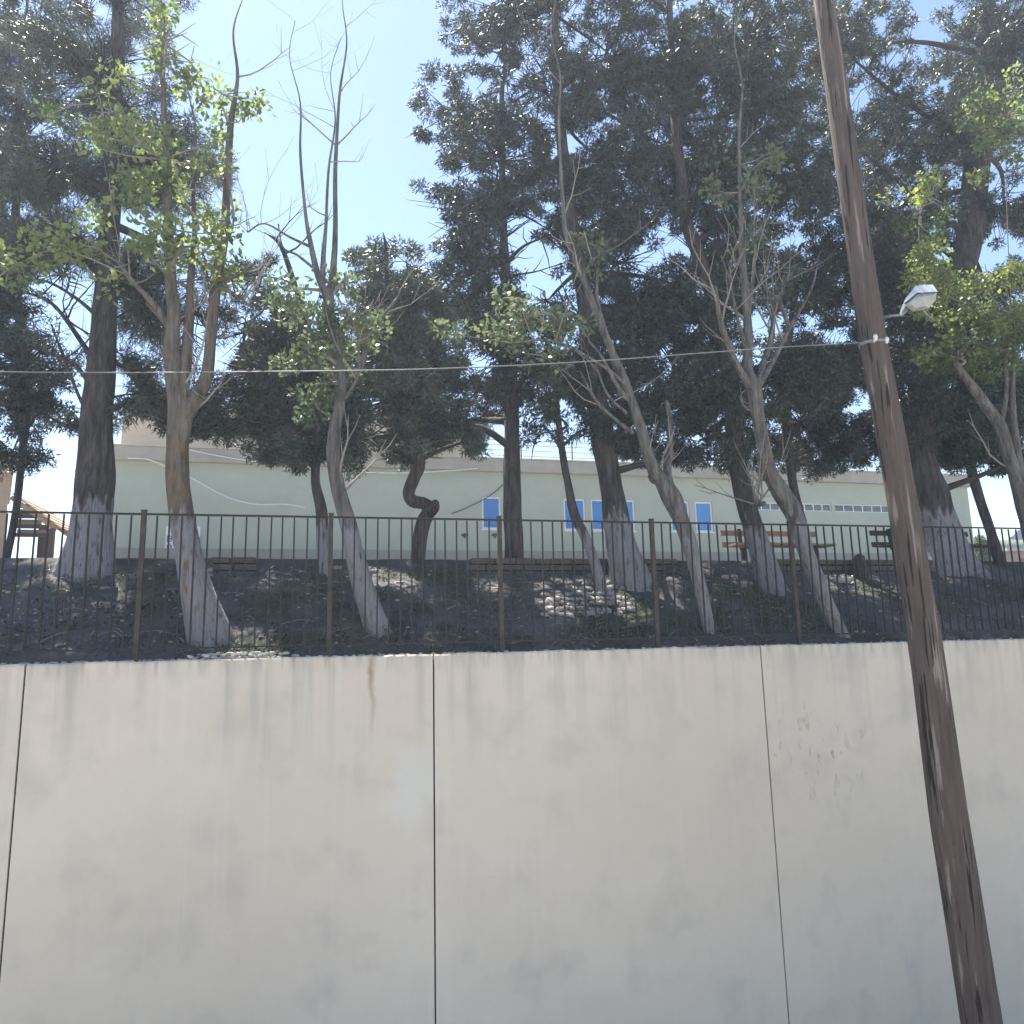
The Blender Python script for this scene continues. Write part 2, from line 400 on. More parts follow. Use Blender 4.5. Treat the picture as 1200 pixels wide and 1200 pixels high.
mb.v += [(bx0, BY, zp), (bx0, BY, zf), (bx0, BY + 11, zf), (bx0, BY + 11, zp), (bx1, BY, zp), (bx1, BY, zf), (bx1, BY + 11, zf), (bx1, BY + 11, zp)]
mb.f += [(i, i + 1, i + 2, i + 3), (i + 7, i + 6, i + 5, i + 4), (i + 3, i + 2, i + 6, i + 7)]
mb.build('facade', M['render_green'], bld)
MB().span((bx0 - .04, BY - .04, zb), (bx1 + .04, BY + 11.04, zp)).build('plinth', M['plinth'], bld)
MB().span((bx0 - .12, BY - .25, zf), (bx1 + .15, BY + 11.2, zr)).build('fascia', M['fascia'], bld, bevel=.02)
MB().span((bx0 - .16, BY - .29, zr), (bx1 + .19, BY + 11.25, zr + .04)).build('coping', M['render_beige'], bld)
rb0 = float(at(143, 500, BY + 1.2)[0]); rb1 = float(at(548, 500, BY + 1.2)[0])
MB().span((rb0, BY + 1.2, zr + .04), (rb1, BY + 9, float(at(300, 474, BY + 1.2)[2]))).build('roof_block', M['render_beige'], bld)
for w in wins:
    x0, x1, z0, z1, kd = w; t = .06 if kd == 'blue' else .035; y0, y1 = BY + .05, BY + .11
    mb = MB(); mb.span((x0, y0, z0), (x0 + t, y1, z1)).span((x1 - t, y0, z0), (x1, y1, z1)).span((x0 + t, y0, z0), (x1 - t, y1, z0 + t)).span((x0 + t, y0, z1 - t), (x1 - t, y1, z1))
    if kd == 'strip':
        nn = max(2, round((x1 - x0) / .42)); 
        for q in range(1, nn): xx = x0 + (x1 - x0) * q / nn; mb.span((xx - t * .5, y0 + .004, z0 + t), (xx + t * .5, y1 - .004, z1 - t))
    else: nn = 1
    f = mb.build('window', M['white_frame'], bld, origin=((x0 + x1) / 2, y0, z0))
    for q in range(nn):
        a = x0 + (x1 - x0) * q / nn; b_ = x0 + (x1 - x0) * (q + 1) / nn
        MB().span((a + t * .5, BY + .075, z0 + t * .5), (b_ - t * .5, BY + .085, z1 - t * .5)).build('pane', M['blue_pane' if kd == 'blue' else 'dark_pane'], f)
    if kd == 'blue':
        MB().span((x0 - .03, BY - .035, z0 - .05), (x1 + .03, BY + .045, z0 - .004)).build('window_sill', M['white_frame'], bld)
# roof railing
rl = empty('roof_railing', (BX(600), BY + .3, zr + .04), 'thin grey horizontal rail fence standing on the flat roof edge', 'railing')
x0r, x1r = BX(552), BX(1000)
for zz in (.22, .42, .62, .80): MB().span((x0r, BY + .29, zr + .04 + zz), (x1r, BY + .31, zr + .06 + zz)).build('rail', M['rail_grey'], rl)
xx = x0r
while xx <= x1r + .1: MB().span((xx - .025, BY + .312, zr + .04), (xx + .025, BY + .36, zr + .9)).build('post', M['rail_grey'], rl); xx += 1.95
def cable(name, pts, Y, r, m, label, cat='cable', sag=6):
    P = [at(a, b_, Y) for a, b_ in pts] if not hasattr(Y, '__len__') else [at(a, b_, y) for (a, b_), y in zip(pts, Y)]
    P = catmull(P, sag); mb = MB().tube(P, [r] * len(P), 6)
    return prop(mb.build(name, m, origin=P[0]), label, cat)
cable('wall_cable', [(150, 537), (172, 538), (195, 547), (222, 559), (245, 572), (270, 584), (300, 591), (335, 591), (358, 595)], BY - .27, .022, M['cable_white'], 'white cable sagging across the left half of the green facade')
cable('wall_cable', [(222, 527), (245, 532), (272, 537), (300, 541)], BY - .29, .02, M['cable_white'], 'short white cable along the beige fascia by the rust lichen trunk')
cable('wall_cable', [(403, 553), (440, 554), (480, 554), (520, 552), (560, 549)], BY - .28, .02, M['cable_white'], 'thin straight white cable under the fascia behind the crooked tree')
cable('wall_cable', [(529, 602), (540, 598), (560, 589), (578, 578), (592, 566)], BY - .05, .016, M['cable_dark'], 'thin dark cable rising beside the leftmost blue window')
cable('downpipe', [(119, 522), (120, 560), (121, 600), (120, 648)], BY - .06, .03, M['white_frame'], 'pale pipe at the left corner of the green building', 'pipe', 3)
sg = empty('notice_board', at(214, 632, BY - .03), 'white notice sheet with dark blue lettering behind the whitewashed trunk', 'notice')
a = at(193, 645, BY - .03); c2 = at(235, 617, BY - .03)
MB().span((a[0], BY - .03, a[2]), (c2[0], BY - .012, c2[2])).build('sheet', M['sign'], sg)
def glyph(px, py, w, h, kind):                               # blocky printed letters, B A . . S
    q = at(px, py, BY - .034); t = w * .26; mb = MB(); z, x = q[2], q[0]; y0, y1 = BY - .0365, BY - .0315
    if kind in 'BPE': 
        mb.span((x, y0, z), (x + t, y1, z + h))
        for zz in (0, .42, .84) if kind != 'P' else (.42, .84): mb.span((x + t, y0, z + zz * h), (x + w * (.8 if kind == 'B' else 1), y1, z + zz * h + .16 * h))
        if kind == 'B': mb.span((x + w * .8, y0, z + .1 * h), (x + w, y1, z + .9 * h))
    if kind == 'A':
        mb.span((x, y0, z), (x + t, y1, z + .8 * h)); mb.span((x + w - t, y0, z), (x + w, y1, z + .8 * h)); mb.span((x + t, y0, z + .8 * h), (x + w - t, y1, z + h)); mb.span((x + t, y0, z + .35 * h), (x + w - t, y1, z + .5 * h))
    mb.build('letter', M['ink'], sg)
glyph(195.5, 635, .14, .2, 'B'); glyph(195.5, 642.5, .14, .15, 'A'); glyph(231, 635, .1, .16, 'E')
for (px, py, lab) in ((544.5, 627, 'small dark outdoor tap on the facade left of the first blue window'), (580, 627, 'small dark rounded box on the facade under the first blue window')):
    q = at(px, py, BY - .04); o = MB().tube([q + np.array((-.11, 0, 0)), q + np.array((0, 0, .01)), q + np.array((.12, 0, 0))], [.035, .06, .04], 8).box(q + np.array((0, .02, -.06)), (.06, .04, .08))
    prop(o.build('wall_tap' if px < 560 else 'junction_box', M['cast'], origin=q), lab, 'tap' if px < 560 else 'box')

# ------------------------------------------------------------------ house and porch at far left
HY = 19.0
hs = empty('brown_house', at(-60, 655, HY), 'edge of a tan rendered house behind the leftmost trees', 'house')
a = at(14, 700, HY); c2 = at(14, 536, HY)
bk = at(10, 536, HY + 6); 
def slab(z0, z1, e, m_, nm):
    mb = MB(); Q = [(a[0] - 6, HY - e), (c2[0] + e, HY - e), (bk[0] + e, HY + 6 + e), (a[0] - 8, HY + 6 + e)]
    mb.v = [(x, y, z0) for x, y in Q] + [(x, y, z1) for x, y in Q]; mb.f = [(0, 3, 2, 1), (4, 5, 6, 7)] + [(i, (i + 1) % 4, (i + 1) % 4 + 4, i + 4) for i in range(4)]; mb.build(nm, m_, hs)
slab(height(0, HY, False) - .6, c2[2], 0, M['house'], 'wall'); slab(c2[2] + .002, c2[2] + .1, .1, M['tile'], 'roof_edge')
q = at(0, 565, HY - .02); MB().span((q[0] - .9, HY - .03, q[2]), (q[0] + .04, HY + .02, q[2] + .12)).build('window_head', M['brick_red'], hs)
po = empty('porch_roof', at(45, 650, HY), 'open timber porch with sloping tiled roof beside the tan house', 'porch')
p0 = at(16, 577, HY); p1 = at(69, 615, HY); dl = p1 - p0; L = float(np.linalg.norm(dl)); ang = math.atan2(dl[2], dl[0])
rot = Matrix.Rotation(-ang, 3, 'Y'); nrmv = rot @ Vector((0, 0, 1))
for kx in range(8):
    for ky in range(5):
        cpos = Vector(p0) + rot @ Vector(((kx + .5) * L / 8, 0, 0)) + Vector((0, .25 + ky * .5, 0)) - nrmv * (.03 + .008 * (kx % 2))
        MB().box(cpos, (L / 8 + .02, .47, .035), rot @ Matrix.Rotation(R(-4), 3, 'Y')).build('tile', M['tile'], po)
for k_ in range(3):
    c_ = (Vector(p0) + Vector(p1)) / 2 - nrmv * (.12 + .0) + Vector((0, .1 + k_ * .9, 0)); MB().box(c_, (L, .07, .1), rot).build('rafter', M['wood_pale'], po)
for py, xe in ((592, 34), (604, 46), (616, 56), (626, 62)):
    a = at(17, py, HY + .2); e = at(xe, py, HY + .2); MB().span((a[0], HY + .2, a[2] - .05), (e[0], HY + .3, a[2] + .03)).build('beam', M['wood_dark'], po)
    if py < 620: MB().span((a[0], HY + .36, a[2] - .22), (e[0], HY + .4, a[2] - .06)).build('board', M['wood_pale'], po)
for px in (61, 54, 48):
    a = at(px, 620, HY + .45 * (61 - px) / 6); MB().span((a[0] - .05, a[1], height(0, HY, False) - .3), (a[0] + .05, a[1] + .09, a[2] + .02)).build('post', M['wood_dark'], po)

# ------------------------------------------------------------------ far right: mountain, hill, hut
mb = MB(); N = 60
for k in range(N + 1):
    px = 1085 + k * 9; h = 662 - 48 * math.exp(-((px - 1212) / 42) ** 2) - 12 * math.exp(-((px - 1330) / 90) ** 2) + 3 * noise.noise(Vector((k * .4, 0, 0)))
    for dist, hh in ((420, None), (420, h), (520, h + 10), (520, None)):
        p = at(px, hh if hh else 700, dist)
        mb.v.append((p[0], p[1], p[2] if hh else -20))
for k in range(N):
    for j in range(3): a = k * 4 + j; mb.f.append((a, a + 4, a + 5, a + 1))
prop(mb.build('mountain', M['mountain'], smooth=True), kind='structure')
mb = MB()
for k in range(N + 1):
    px = 1140 + k * 5; h = 632 + 4 * noise.noise(Vector((k * .35, 4, 0))) + 2.5 * noise.noise(Vector((k * 1.7, 4, 0))) + 14 * math.exp(-(k / 3) ** 2)
    for dist, hh in ((90, None), (90, h + 6), (97, h), (120, h + 6), (120, None)):
        p = at(px, hh if hh else 700, dist); mb.v.append((p[0], p[1], p[2] if hh else -14))
for k in range(N):
    for j in range(4): a = k * 5 + j; mb.f.append((a, a + 5, a + 6, a + 1))
prop(mb.build('hill', M['hill'], smooth=True), kind='structure')
hut = empty('small_hut', at(1195, 655, 34), 'small pale hut with thin flat roof beyond the right end of the fence', 'hut')
a = at(1183, 662, 34); c2 = at(1240, 647, 34)
MB().span((a[0], 34, a[2] - 1), (c2[0], 37, c2[2])).build('wall', M['house'], hut)
a = at(1179, 648, 33.8); MB().span((a[0], 33.7, c2[2] + .002), (c2[0] + .3, 37.3, c2[2] + .18)).build('roof', M['render_beige'], hut)
q = at(1196, 660, 34); MB().span((q[0], 33.97, q[2] - .5), (q[0] + .3, 34.02, q[2] + .28)).build('door', M['brick_red'], hut)

# ------------------------------------------------------------------ benches
def bench(px0, px1, Y, m, label):
    xa = float(at(px0, 640, Y)[0]); xb = float(at(px1, 640, Y)[0]); pxm = (px0 + px1) / 2
    z1 = float(at(pxm, 622.5, Y)[2]); z0 = height((xa + xb) / 2, Y, False)
    t = empty('park_bench', ((xa + xb) / 2, Y, z0), label, 'bench', 'park benches behind the crest of the bank')
    kz = (z1 - z0) / .86; rt = Matrix.Rotation(R(-9), 3, 'X'); w = xb - xa
    for h, py_ in ((.80, 625.5), (.62, 639)): MB().box((xa + w / 2, Y + .22 + (h - .5) * .15, float(at(pxm, py_, Y + .25)[2])), (w, .035, .10), rt).build('back_slat', m, t, bevel=.004)
    for dy in (-.24, -.11, .02): MB().box((xa + w / 2, Y + dy, z0 + .44 * kz), (w, .11, .04)).build('seat_slat', m, t, bevel=.004)
    for x in (xa + w * .18, xb - w * .18):
        mb = MB(); mb.box((x, Y - .2, z0 + .2 * kz), (.06, .07, .44 * kz)).box((x, Y + .14, z0 + .2 * kz), (.06, .07, .44 * kz)).box((x, Y - .04, z0 + .405 * kz), (.055, .5, .045)).box((x, Y + .215, z0 + .68 * kz), (.05, .06, .56 * kz), rt)
        mb.build('leg', M['cast'], t)
    return t
bench(854, 968, 12.6, M['plank'], 'brown slatted wooden bench between two leaning trunks left of the pole')
bench(1032, 1148, 12.7, M['plank_grey'], 'dark wooden bench half hidden by the thick trunk right of the pole')

# ------------------------------------------------------------------ kerb wall on the crest, stones, debris
def rock(c, sx, sy, sz, seed, mb=None):
    mb = mb or MB(); rs = random.Random(seed); i = len(mb.v); c = Vector([float(k) for k in c]); rot = Matrix.Rotation(rs.uniform(-.5, .5), 3, 'Z') @ Matrix.Rotation(rs.uniform(-.15, .15), 3, 'X')
    pts = []
    for (zz, r) in ((-1, .72), (-.2, 1), (.55, .93), (1, .6)):
        for j in range(6):
            a = j * math.pi / 3 + rs.uniform(-.2, .2); rr = r * rs.uniform(.85, 1.12)
            pts.append(c + rot @ Vector((sx * rr * math.cos(a), sy * rr * math.sin(a), sz * zz * rs.uniform(.9, 1.1))))
    mb.v += [tuple(p) for p in pts]
    for k in range(3):
        for j in range(6): a = i + k * 6 + j; b_ = i + k * 6 + (j + 1) % 6; mb.f.append((a, b_, b_ + 6, a + 6))
    mb.f.append(tuple(i + j for j in range(6))[::-1]); mb.f.append(tuple(i + 18 + j for j in range(6))); return mb
kx0, kx1 = float(at(535, 665, CY)[0]), float(at(765, 665, CY)[0]); ZK = ZC
def low_wall(p0_, p1_, label, seed):
    a, e = float(at(p0_, 665, CY)[0]), float(at(p1_, 665, CY)[0]); rs = random.Random(seed)
    t = empty('stone_kerb', ((a + e) / 2, CY, ZC - .3), label, 'low wall')
    for row in range(3):
        x = a + rs.uniform(0, .1)
        while x < e:
            w = rs.uniform(.22, .42); h = .092
            MB().box((x + w / 2, CY - .34 + rs.uniform(-.015, .015), ZC - .262 + row * .098), (w - .015, .2, h - rs.uniform(.004, .014))).build('stone', M['kerb'], t, bevel=.01)
            x += w
low_wall(540, 765, 'low brown coursed stone kerb on the crest behind the big middle trunk', 1)
low_wall(868, 1050, 'low brown coursed stone kerb on the crest in front of the brown bench', 2)
low_wall(246, 300, 'short piece of brown stone kerb on the crest right of the lichen trunk', 3)
pit = empty('stone_pitching', ground_at(690, 705), 'patch of pale flat stones laid on the bank left of the big middle trunk', 'stones')
rs = random.Random(5); protos = []
spots = [(640 + c_ * 9.5 + (r_ % 2) * 4.5, 684 + r_ * 6.2) for r_ in range(7) for c_ in range(11)]
for k_, (px, py) in enumerate(spots):
    if rs.random() < .12: continue
    px += rs.uniform(-2, 2); py += rs.uniform(-1.5, 1.5); g = ground_at(px, py); g[2] += .012
    if len(protos) < 12:
        o = rock((0, 0, 0), rs.uniform(.05, .095), rs.uniform(.05, .08), rs.uniform(.018, .032), k_).build('stone', M['stone'], pit); protos.append(o)
        o.location = Vector([float(v) for v in g]) - wloc(pit)
    else: o = inst(rs.choice(protos), pit, g, rot=(.35, 0, rs.uniform(-.6, .6)))
# single stones that read in the photo
sp = ground_at(1009, 678)
o = MB().tube([sp + np.array((0, 0, -.05)), sp + np.array((.01, 0, .12)), sp + np.array((.0, 0, .26)), sp + np.array((.015, 0, .36)), sp + np.array((.02, 0, .40))], [.13, .125, .11, .075, .03], 10, .15, 3)
prop(o.build('marker_stone', M['bark_dark'], origin=sp), 'dark narrow upright stone stump on the crest left of the pole', 'stone')
singles = [(985, 681, .2, 'long pale stone slab lying in the sun left of the pole'), (1042, 689, .08, 'small pale stone just left of the pole on the bank'),
           (123, 690, .09, 'pale stone at the foot of the big left trunk'), (122, 709, .14, 'flat tan stone lying below the big left trunk'),
           (468, 684, .1, 'pale broken stone on the bank below the crooked tree'), (395, 666, .12, 'pale flat stone between the two trunks near the crest'),
           (578, 690, .1, 'pale stone on the bank beside the third fence post'), (435, 670, .12, 'white twisted stone right of the curved whitewashed trunk'),
           (855, 677, .16, 'grey flat stones patch below the brown bench'), (345, 680, .08, 'small pale stone left of the thin dark trunk'), (700, 722, .07, 'small pale stone below the stone patch')]
for k_, (px, py, s_, lab) in enumerate(singles):
    g = ground_at(px, py); o = rock(g, s_, s_ * .6, s_ * .28, 90 + k_).build('stone', M['rubble' if k_ == 0 else 'stone'], origin=g); prop(o, lab, 'stone')
# stuff: pebbles and crumbs of mortar along the wall top, rubble heap at left
mb = MB(); rs = random.Random(9)
for k_ in range(420):
    px = rs.uniform(-10, 1210); 
    if k_ < 130: px = rs.gauss(283, 28)
    g = at(px, 764, WY + rs.uniform(.05, .28)); s_ = rs.uniform(.006, .02) * (1.4 if k_ < 130 else 1)
    rock((g[0], g[1], ZT + s_ * .3 + (rs.uniform(0, .05) if k_ < 130 else 0)), s_ * 1.5, s_, s_ * .6, k_, mb)
prop(mb.build('rubble', M['rubble']), 'crumbs of mortar and gravel lying on the wall top', 'rubble', kind='stuff')
mb = MB()
for k_ in range(480):
    px = rs.uniform(-20, 1220); py = rs.uniform(662, 768); g = ground_at(px, py); s_ = rs.uniform(.006, .03) * rs.random() ** .5
    g[0] += rs.uniform(-.1, .1); g[2] = height(g[0], g[1]) + s_ * .2
    rock(g, s_ * 1.4, s_, s_ * .6, k_, mb)
prop(mb.build('gravel', M['stone']), 'small stones scattered over the dark bank', 'gravel', kind='stuff')

# ------------------------------------------------------------------ leaves
def leaves(name, m, parent, C, rad, n_per, ln, wd, flat=.7, seed=0, quad=False, out=None):
    """C: cluster centres (world).  Many small folded leaf faces round each centre."""
    g = np.random.default_rng(seed); K = len(C); n_ = K * n_per
    cc = np.repeat(C, n_per, 0); tone_c = np.repeat(g.random(K), n_per); big = np.repeat(np.array([noise.noise(Vector(c_ * .9)) * .7 for c_ in C]), n_per)
    d = g.normal(size=(n_, 3)); d /= np.linalg.norm(d, axis=1)[:, None]
    rr = rad * np.repeat(g.uniform(.6, 1.3, K), n_per) * g.random(n_) ** .5
    off = d * rr[:, None] * np.array((1, 1, flat)); pos = cc + off
    ax = d * .8 + g.normal(size=(n_, 3)) * .6; ax[:, 2] -= .1; ax /= np.linalg.norm(ax, axis=1)[:, None]
    up = g.normal(size=(n_, 3)); sd = np.cross(ax, up); sd /= np.linalg.norm(sd, axis=1)[:, None]
    l_ = ln * g.uniform(.6, 1.35, n_)[:, None]; w_ = wd * g.uniform(.6, 1.3, n_)[:, None]
    if quad: V = np.stack((pos, pos + ax * l_ * .5 + sd * w_ * .5, pos + ax * l_, pos + ax * l_ * .5 - sd * w_ * .5), 1); q = 4
    else: V = np.stack((pos - sd * w_ * .5, pos + sd * w_ * .5, pos + ax * l_), 1); q = 3
    V = V.reshape(-1, 3); o_ = np.array(wloc(parent) if parent else (0, 0, 0)); V = V - o_
    me = bpy.data.meshes.new(name); me.vertices.add(len(V)); me.vertices.foreach_set('co', V.astype(np.float32).ravel())
    me.loops.add(len(V)); me.loops.foreach_set('vertex_index', np.arange(len(V), dtype=np.int32))
    me.polygons.add(n_); me.polygons.foreach_set('loop_start', np.arange(0, len(V), q, dtype=np.int32))
    me.update(calc_edges=True)
    t = me.attributes.new('tone', 'FLOAT', 'FACE'); t.data.foreach_set('value', np.clip(tone_c * .55 + big + g.random(n_) * .45 - .1, 0, 1).astype(np.float32))
    me.materials.append(m); o = bpy.data.objects.new(name, me); COL.objects.link(o)
    if parent: o.parent = parent
    return o
# places where the sun comes through the crowns onto bank and benches: clumps are cut out along the sun's path to let it in
SUNGAPS = [(ground_at(673, 697), .34), (ground_at(705, 705), .26), (ground_at(722, 699), .30), (ground_at(655, 706), .2), (ground_at(985, 681), .17), (ground_at(970, 681), .13), (ground_at(1003, 682), .13), (ground_at(1042, 689), .12),
           (ground_at(578, 690), .1), (ground_at(470, 684), .1), (ground_at(435, 672), .1), (at(908, 635, 12.7), .3), (ground_at(285, 762), .22), (ground_at(122, 690), .12), (ground_at(122, 709), .1), (ground_at(780, 700), .08)]
# clear pieces of sky between the crowns, as (x, y, rx, ry, chance that a clump there is missing)
HOLES = [(75, 370, 48, 72, .8), (105, 455, 16, 30, .8), (145, 400, 16, 45, .6), (150, 455, 14, 18, .8), (250, 370, 40, 70, .6), (235, 425, 22, 24, .8), (290, 330, 30, 60, .6), (625, 300, 34, 50, .6), (770, 300, 40, 40, .5), (500, 290, 40, 40, .6), (970, 300, 40, 50, .35), (325, 200, 42, 60, 1), (400, 170, 85, 125, 1), (365, 265, 72, 38, 1), (460, 262, 40, 18, .9), (503, 300, 12, 12, .8), (300, 285, 18, 30, .95), (85, 365, 30, 50, .82), (120, 465, 22, 18, .9), (85, 480, 30, 40, .55),
         (80, 590, 40, 65, 1), (70, 535, 32, 34, .85), (235, 400, 14, 28, .85), (575, 522, 13, 18, .9), (628, 520, 18, 25, .75), (680, 528, 22, 16, .85), (612, 275, 26, 28, .85), (655, 320, 14, 26, .75), (775, 290, 26, 24, .8), (1165, 295, 20, 28, .85),
         (980, 395, 24, 14, 1), (530, 400, 22, 20, .6), (555, 430, 14, 16, .7), (1012, 475, 10, 14, .85), (975, 512, 14, 6, .9), (815, 512, 22, 14, .7), (855, 412, 14, 12, .8), (925, 275, 12, 16, .8), (590, 375, 10, 12, .6),
         (1165, 600, 30, 40, 1), (690, 548, 100, 8, 1), (730, 570, 600, 12, 1), (130, 515, 14, 14, 1), (285, 450, 20, 8, .0),
         (160, 120, 30, 25, .7), (600, 90, 60, 40, .7), (560, 200, 40, 20, .5), (700, 40, 40, 40, .6), (60, 170, 30, 40, .6), (260, 60, 50, 60, .8), (1100, 120, 30, 30, .5), (840, 150, 30, 25, .5), (1180, 200, 30, 40, .5)]
LIT = [(at(1090, 300, 9.2), .55), (at(1190, 330, 9.2), .6), (at(1175, 380, 9.2), .4), (at(215, 290, 8.8), .5), (at(150, 285, 8.8), .5), (at(385, 350, 9.2), .3), (at(640, 380, 9.2), .3), (at(870, 290, 9.2), .35)]  # leaf patches kept sunlit: conifer clumps toward the sun are cut away
def keep(C, seed, spec='conifer'):
    g = np.random.default_rng(seed); ok = np.ones(len(C), bool)
    for p, r in SUNGAPS:
        v = C - p; t = v @ sdir; d = np.linalg.norm(v - t[:, None] * sdir, axis=1); ok &= ~((d < r + .22) & (t > .3))
    X, Y_, _d = project(C)
    for p, r in LIT if spec != 'leaf' else ():
        v = C - p; t = v @ sdir; d = np.linalg.norm(v - t[:, None] * sdir, axis=1); ok &= ~((d < r) & (t > .2))
    for hx, hy, rx, ry, pr in HOLES:
        q = ((X - hx) / rx) ** 2 + ((Y_ - hy) / ry) ** 2; ok &= ~((q < 1) & (g.random(len(C)) < pr))
    ok &= np.array([noise.noise(Vector(c * 1.5 + seed)) > -.25 for c in C]) if len(C) else ok
    return ok
NT = [0]
def tree(name, label, base, path, blobs, bmat, lmat, tw, wash=None, extra=(), spec='conifer', dens=1., seed=1, group=None, twigs=0, Yb=None, flute=0, dY=0.):
    """path / extra: polylines of (px, py, width px) at the distance of the tree's foot; blobs: (px, py, rx, ry, density, depth offset)"""
    NT[0] += 1; g0 = ground_at(*base) if Yb is None else at(base[0], base[1], Yb)
    Y = float(g0[1]); z = height(g0[0], Y, False) if Yb is None else g0[2]; org = (g0[0], Y, z)
    t = empty(name, org, label, 'tree', group)
    def line(pl, dy0=0., dy1=0.):
        if pl[-1][1] < 255: (a, b_, w), (a2, b2, w2) = pl[-1], pl[-2]; k = 60 / max(1, math.hypot(a - a2, b_ - b2)); pl = list(pl) + [(a + (a - a2) * k + 5, b_ + (b_ - b2) * k, w * .6), (a + (a - a2) * k * 1.9 - 3, b_ + (b_ - b2) * k * 1.9, w * .3), (a + (a - a2) * k * 2.6 + 7, b_ + (b_ - b2) * k * 2.6, .8)]
        P = []; Rr = []
        for i, (a, b_, w) in enumerate(pl):
            yy = Y + dy0 + (dy1 - dy0) * i / max(1, len(pl) - 1); p = at(a, b_, yy); dpt = project(p)[2][0]
            P.append(np.append(p, w * .5 * dpt / F))
        C = catmull(P, 6); return [c[:3] for c in C], [max(.004, c[3]) for c in C]
    if spec != 'leaf' and path[-1][1] >= 255: a_, b2_ = path[-1], path[-2]; path = list(path) + [(2 * a_[0] - b2_[0], a_[1] - 18, .8)]
    P, r = line(path, 0, dY)
    d0 = P[0] - P[1]; P = [P[0] + nrm(d0) * .25] + P; r = [r[0] * 1.18] + r
    mb = MB().tube(P, r, 26, .12, seed, flute)
    ends = [(P, r)]
    for e in extra:
        Q, q = line(e[:-1] if not isinstance(e[-1], tuple) else e, 0, e[-1] if not isinstance(e[-1], tuple) else random.uniform(-.5, .5)); mb.tube(Q, q, 10, .08, seed + 3); ends.append((Q, q))
    tr = mb.build('trunk', bmat, t, origin=org)
    tr['wash'] = float(at(wash[0], wash[1], Y)[2] - z) if wash else -5.
    # skeleton for limbs
    allP = np.array([p for Q, q in ends for p in Q]); allR = np.array([x for Q, q in ends for x in q])
    rs = random.Random(seed * 13 + 1); tb = MB(); CC = []
    bb = list(blobs)
    if spec != 'leaf': bb += [(b_[0] + random.uniform(-12, 12), b_[1] + random.uniform(-8, 8), b_[2] * 1.05, b_[3] * 1.05, b_[4] * .62, (b_[5] if len(b_) > 5 else 0) + 1.9) for b_ in blobs if b_[4] > .55]  # deeper copy of each dense clump, added to shade the bank
    for bl in bb:
        px, py, rx, ry, de = bl[:5]; dy = bl[5] if len(bl) > 5 else 0
        c = at(px, py, Y + dy); s_ = project(c)[2][0] / F; RX, RZ = rx * s_, ry * s_; RY = max(.5, min(1.7, RX * .9)) if spec != 'leaf' else min(.8, RX * .9)
        nC = int(de * dens * math.pi * RX * RZ * (30 if spec != 'leaf' else 26)) + 3
        g = np.random.default_rng(seed * 100 + int(px) + int(py)); d = g.normal(size=(nC, 3)); d /= np.linalg.norm(d, axis=1)[:, None]
        C = c + d * (g.random(nC) ** .42)[:, None] * np.array((RX, RY, RZ)); CC.append(C)
        # limb from the trunk to the clump's middle, then sprays to some clusters
        above = np.where(allP[:, 2] < c[2] + .1)[0]
        if len(above) == 0: above = np.arange(len(allP))
        dd = np.linalg.norm(allP[above] - (c - np.array((0, 0, RZ * .6))), axis=1); i0 = above[int(np.argmin(dd))]; a0 = allP[i0]
        mid = (a0 + c) / 2 + np.array((rs.uniform(-.15, .15), rs.uniform(-.15, .15), rs.uniform(-.05, .25)))
        L_ = catmull([a0, mid, c + np.array((0, 0, RZ * .2))], 5); r0 = min(allR[i0] * .55, .07)
        tb.tube(L_, [r0 * (1 - .75 * k / (len(L_) - 1)) for k in range(len(L_))], 6)
        Lp = np.array(L_)
        for cpt in C[::2 if spec == 'conifer' else 1][:int(nC * .6)]:
            j = int(np.argmin(np.linalg.norm(Lp - cpt, axis=1))); m1 = (Lp[j] + cpt) / 2 + np.array([rs.uniform(-.08, .08) for _ in range(3)])
            tb.tube([Lp[j], m1, cpt], [.013, .009, .004], 4)
    for _ in range(twigs):                                     # bare twigs springing from the upper limbs
        Q, q = ends[rs.randrange(len(ends))]; j = rs.randrange(len(Q) // 3, len(Q)); p = Q[j]; rr = min(q[j] * .5, .02); pts = [p]; d = nrm((rs.uniform(-1, 1), rs.uniform(-.7, .7), rs.uniform(.1, 1.2)))
        for s2 in range(5):
            d = nrm(d + np.array((rs.uniform(-.3, .3), rs.uniform(-.3, .3), rs.uniform(-.05, .25)))); pts.append(pts[-1] + d * rs.uniform(.12, .26))
        tb.tube(pts, [rr * (1 - s2 / 6.5) for s2 in range(6)], 5)
        for kk in (2, 3, 4):
            e1 = nrm(d + np.array([rs.uniform(-.8, .8) for _ in range(3)])); tb.tube([pts[kk], pts[kk] + e1 * .16, pts[kk] + e1 * .3 + np.array((0, 0, .05))], [rr * .45, rr * .3, .002], 4)
    if tb.v: tb.build('branches', tw, t, origin=org)['kind'] = 'stuff'
    if CC:
        C = np.concatenate(CC); C = C[keep(C, seed, spec)]
        if spec == 'conifer': leaves('crown', lmat, t, C, .17, 150, .08, .026, .72, seed)
        elif spec == 'pine': leaves('crown', lmat, t, C, .19, 150, .12, .015, .8, seed)
        else: leaves('crown', lmat, t, C, .19, 42, .08, .06, .8, seed, True)
    return t
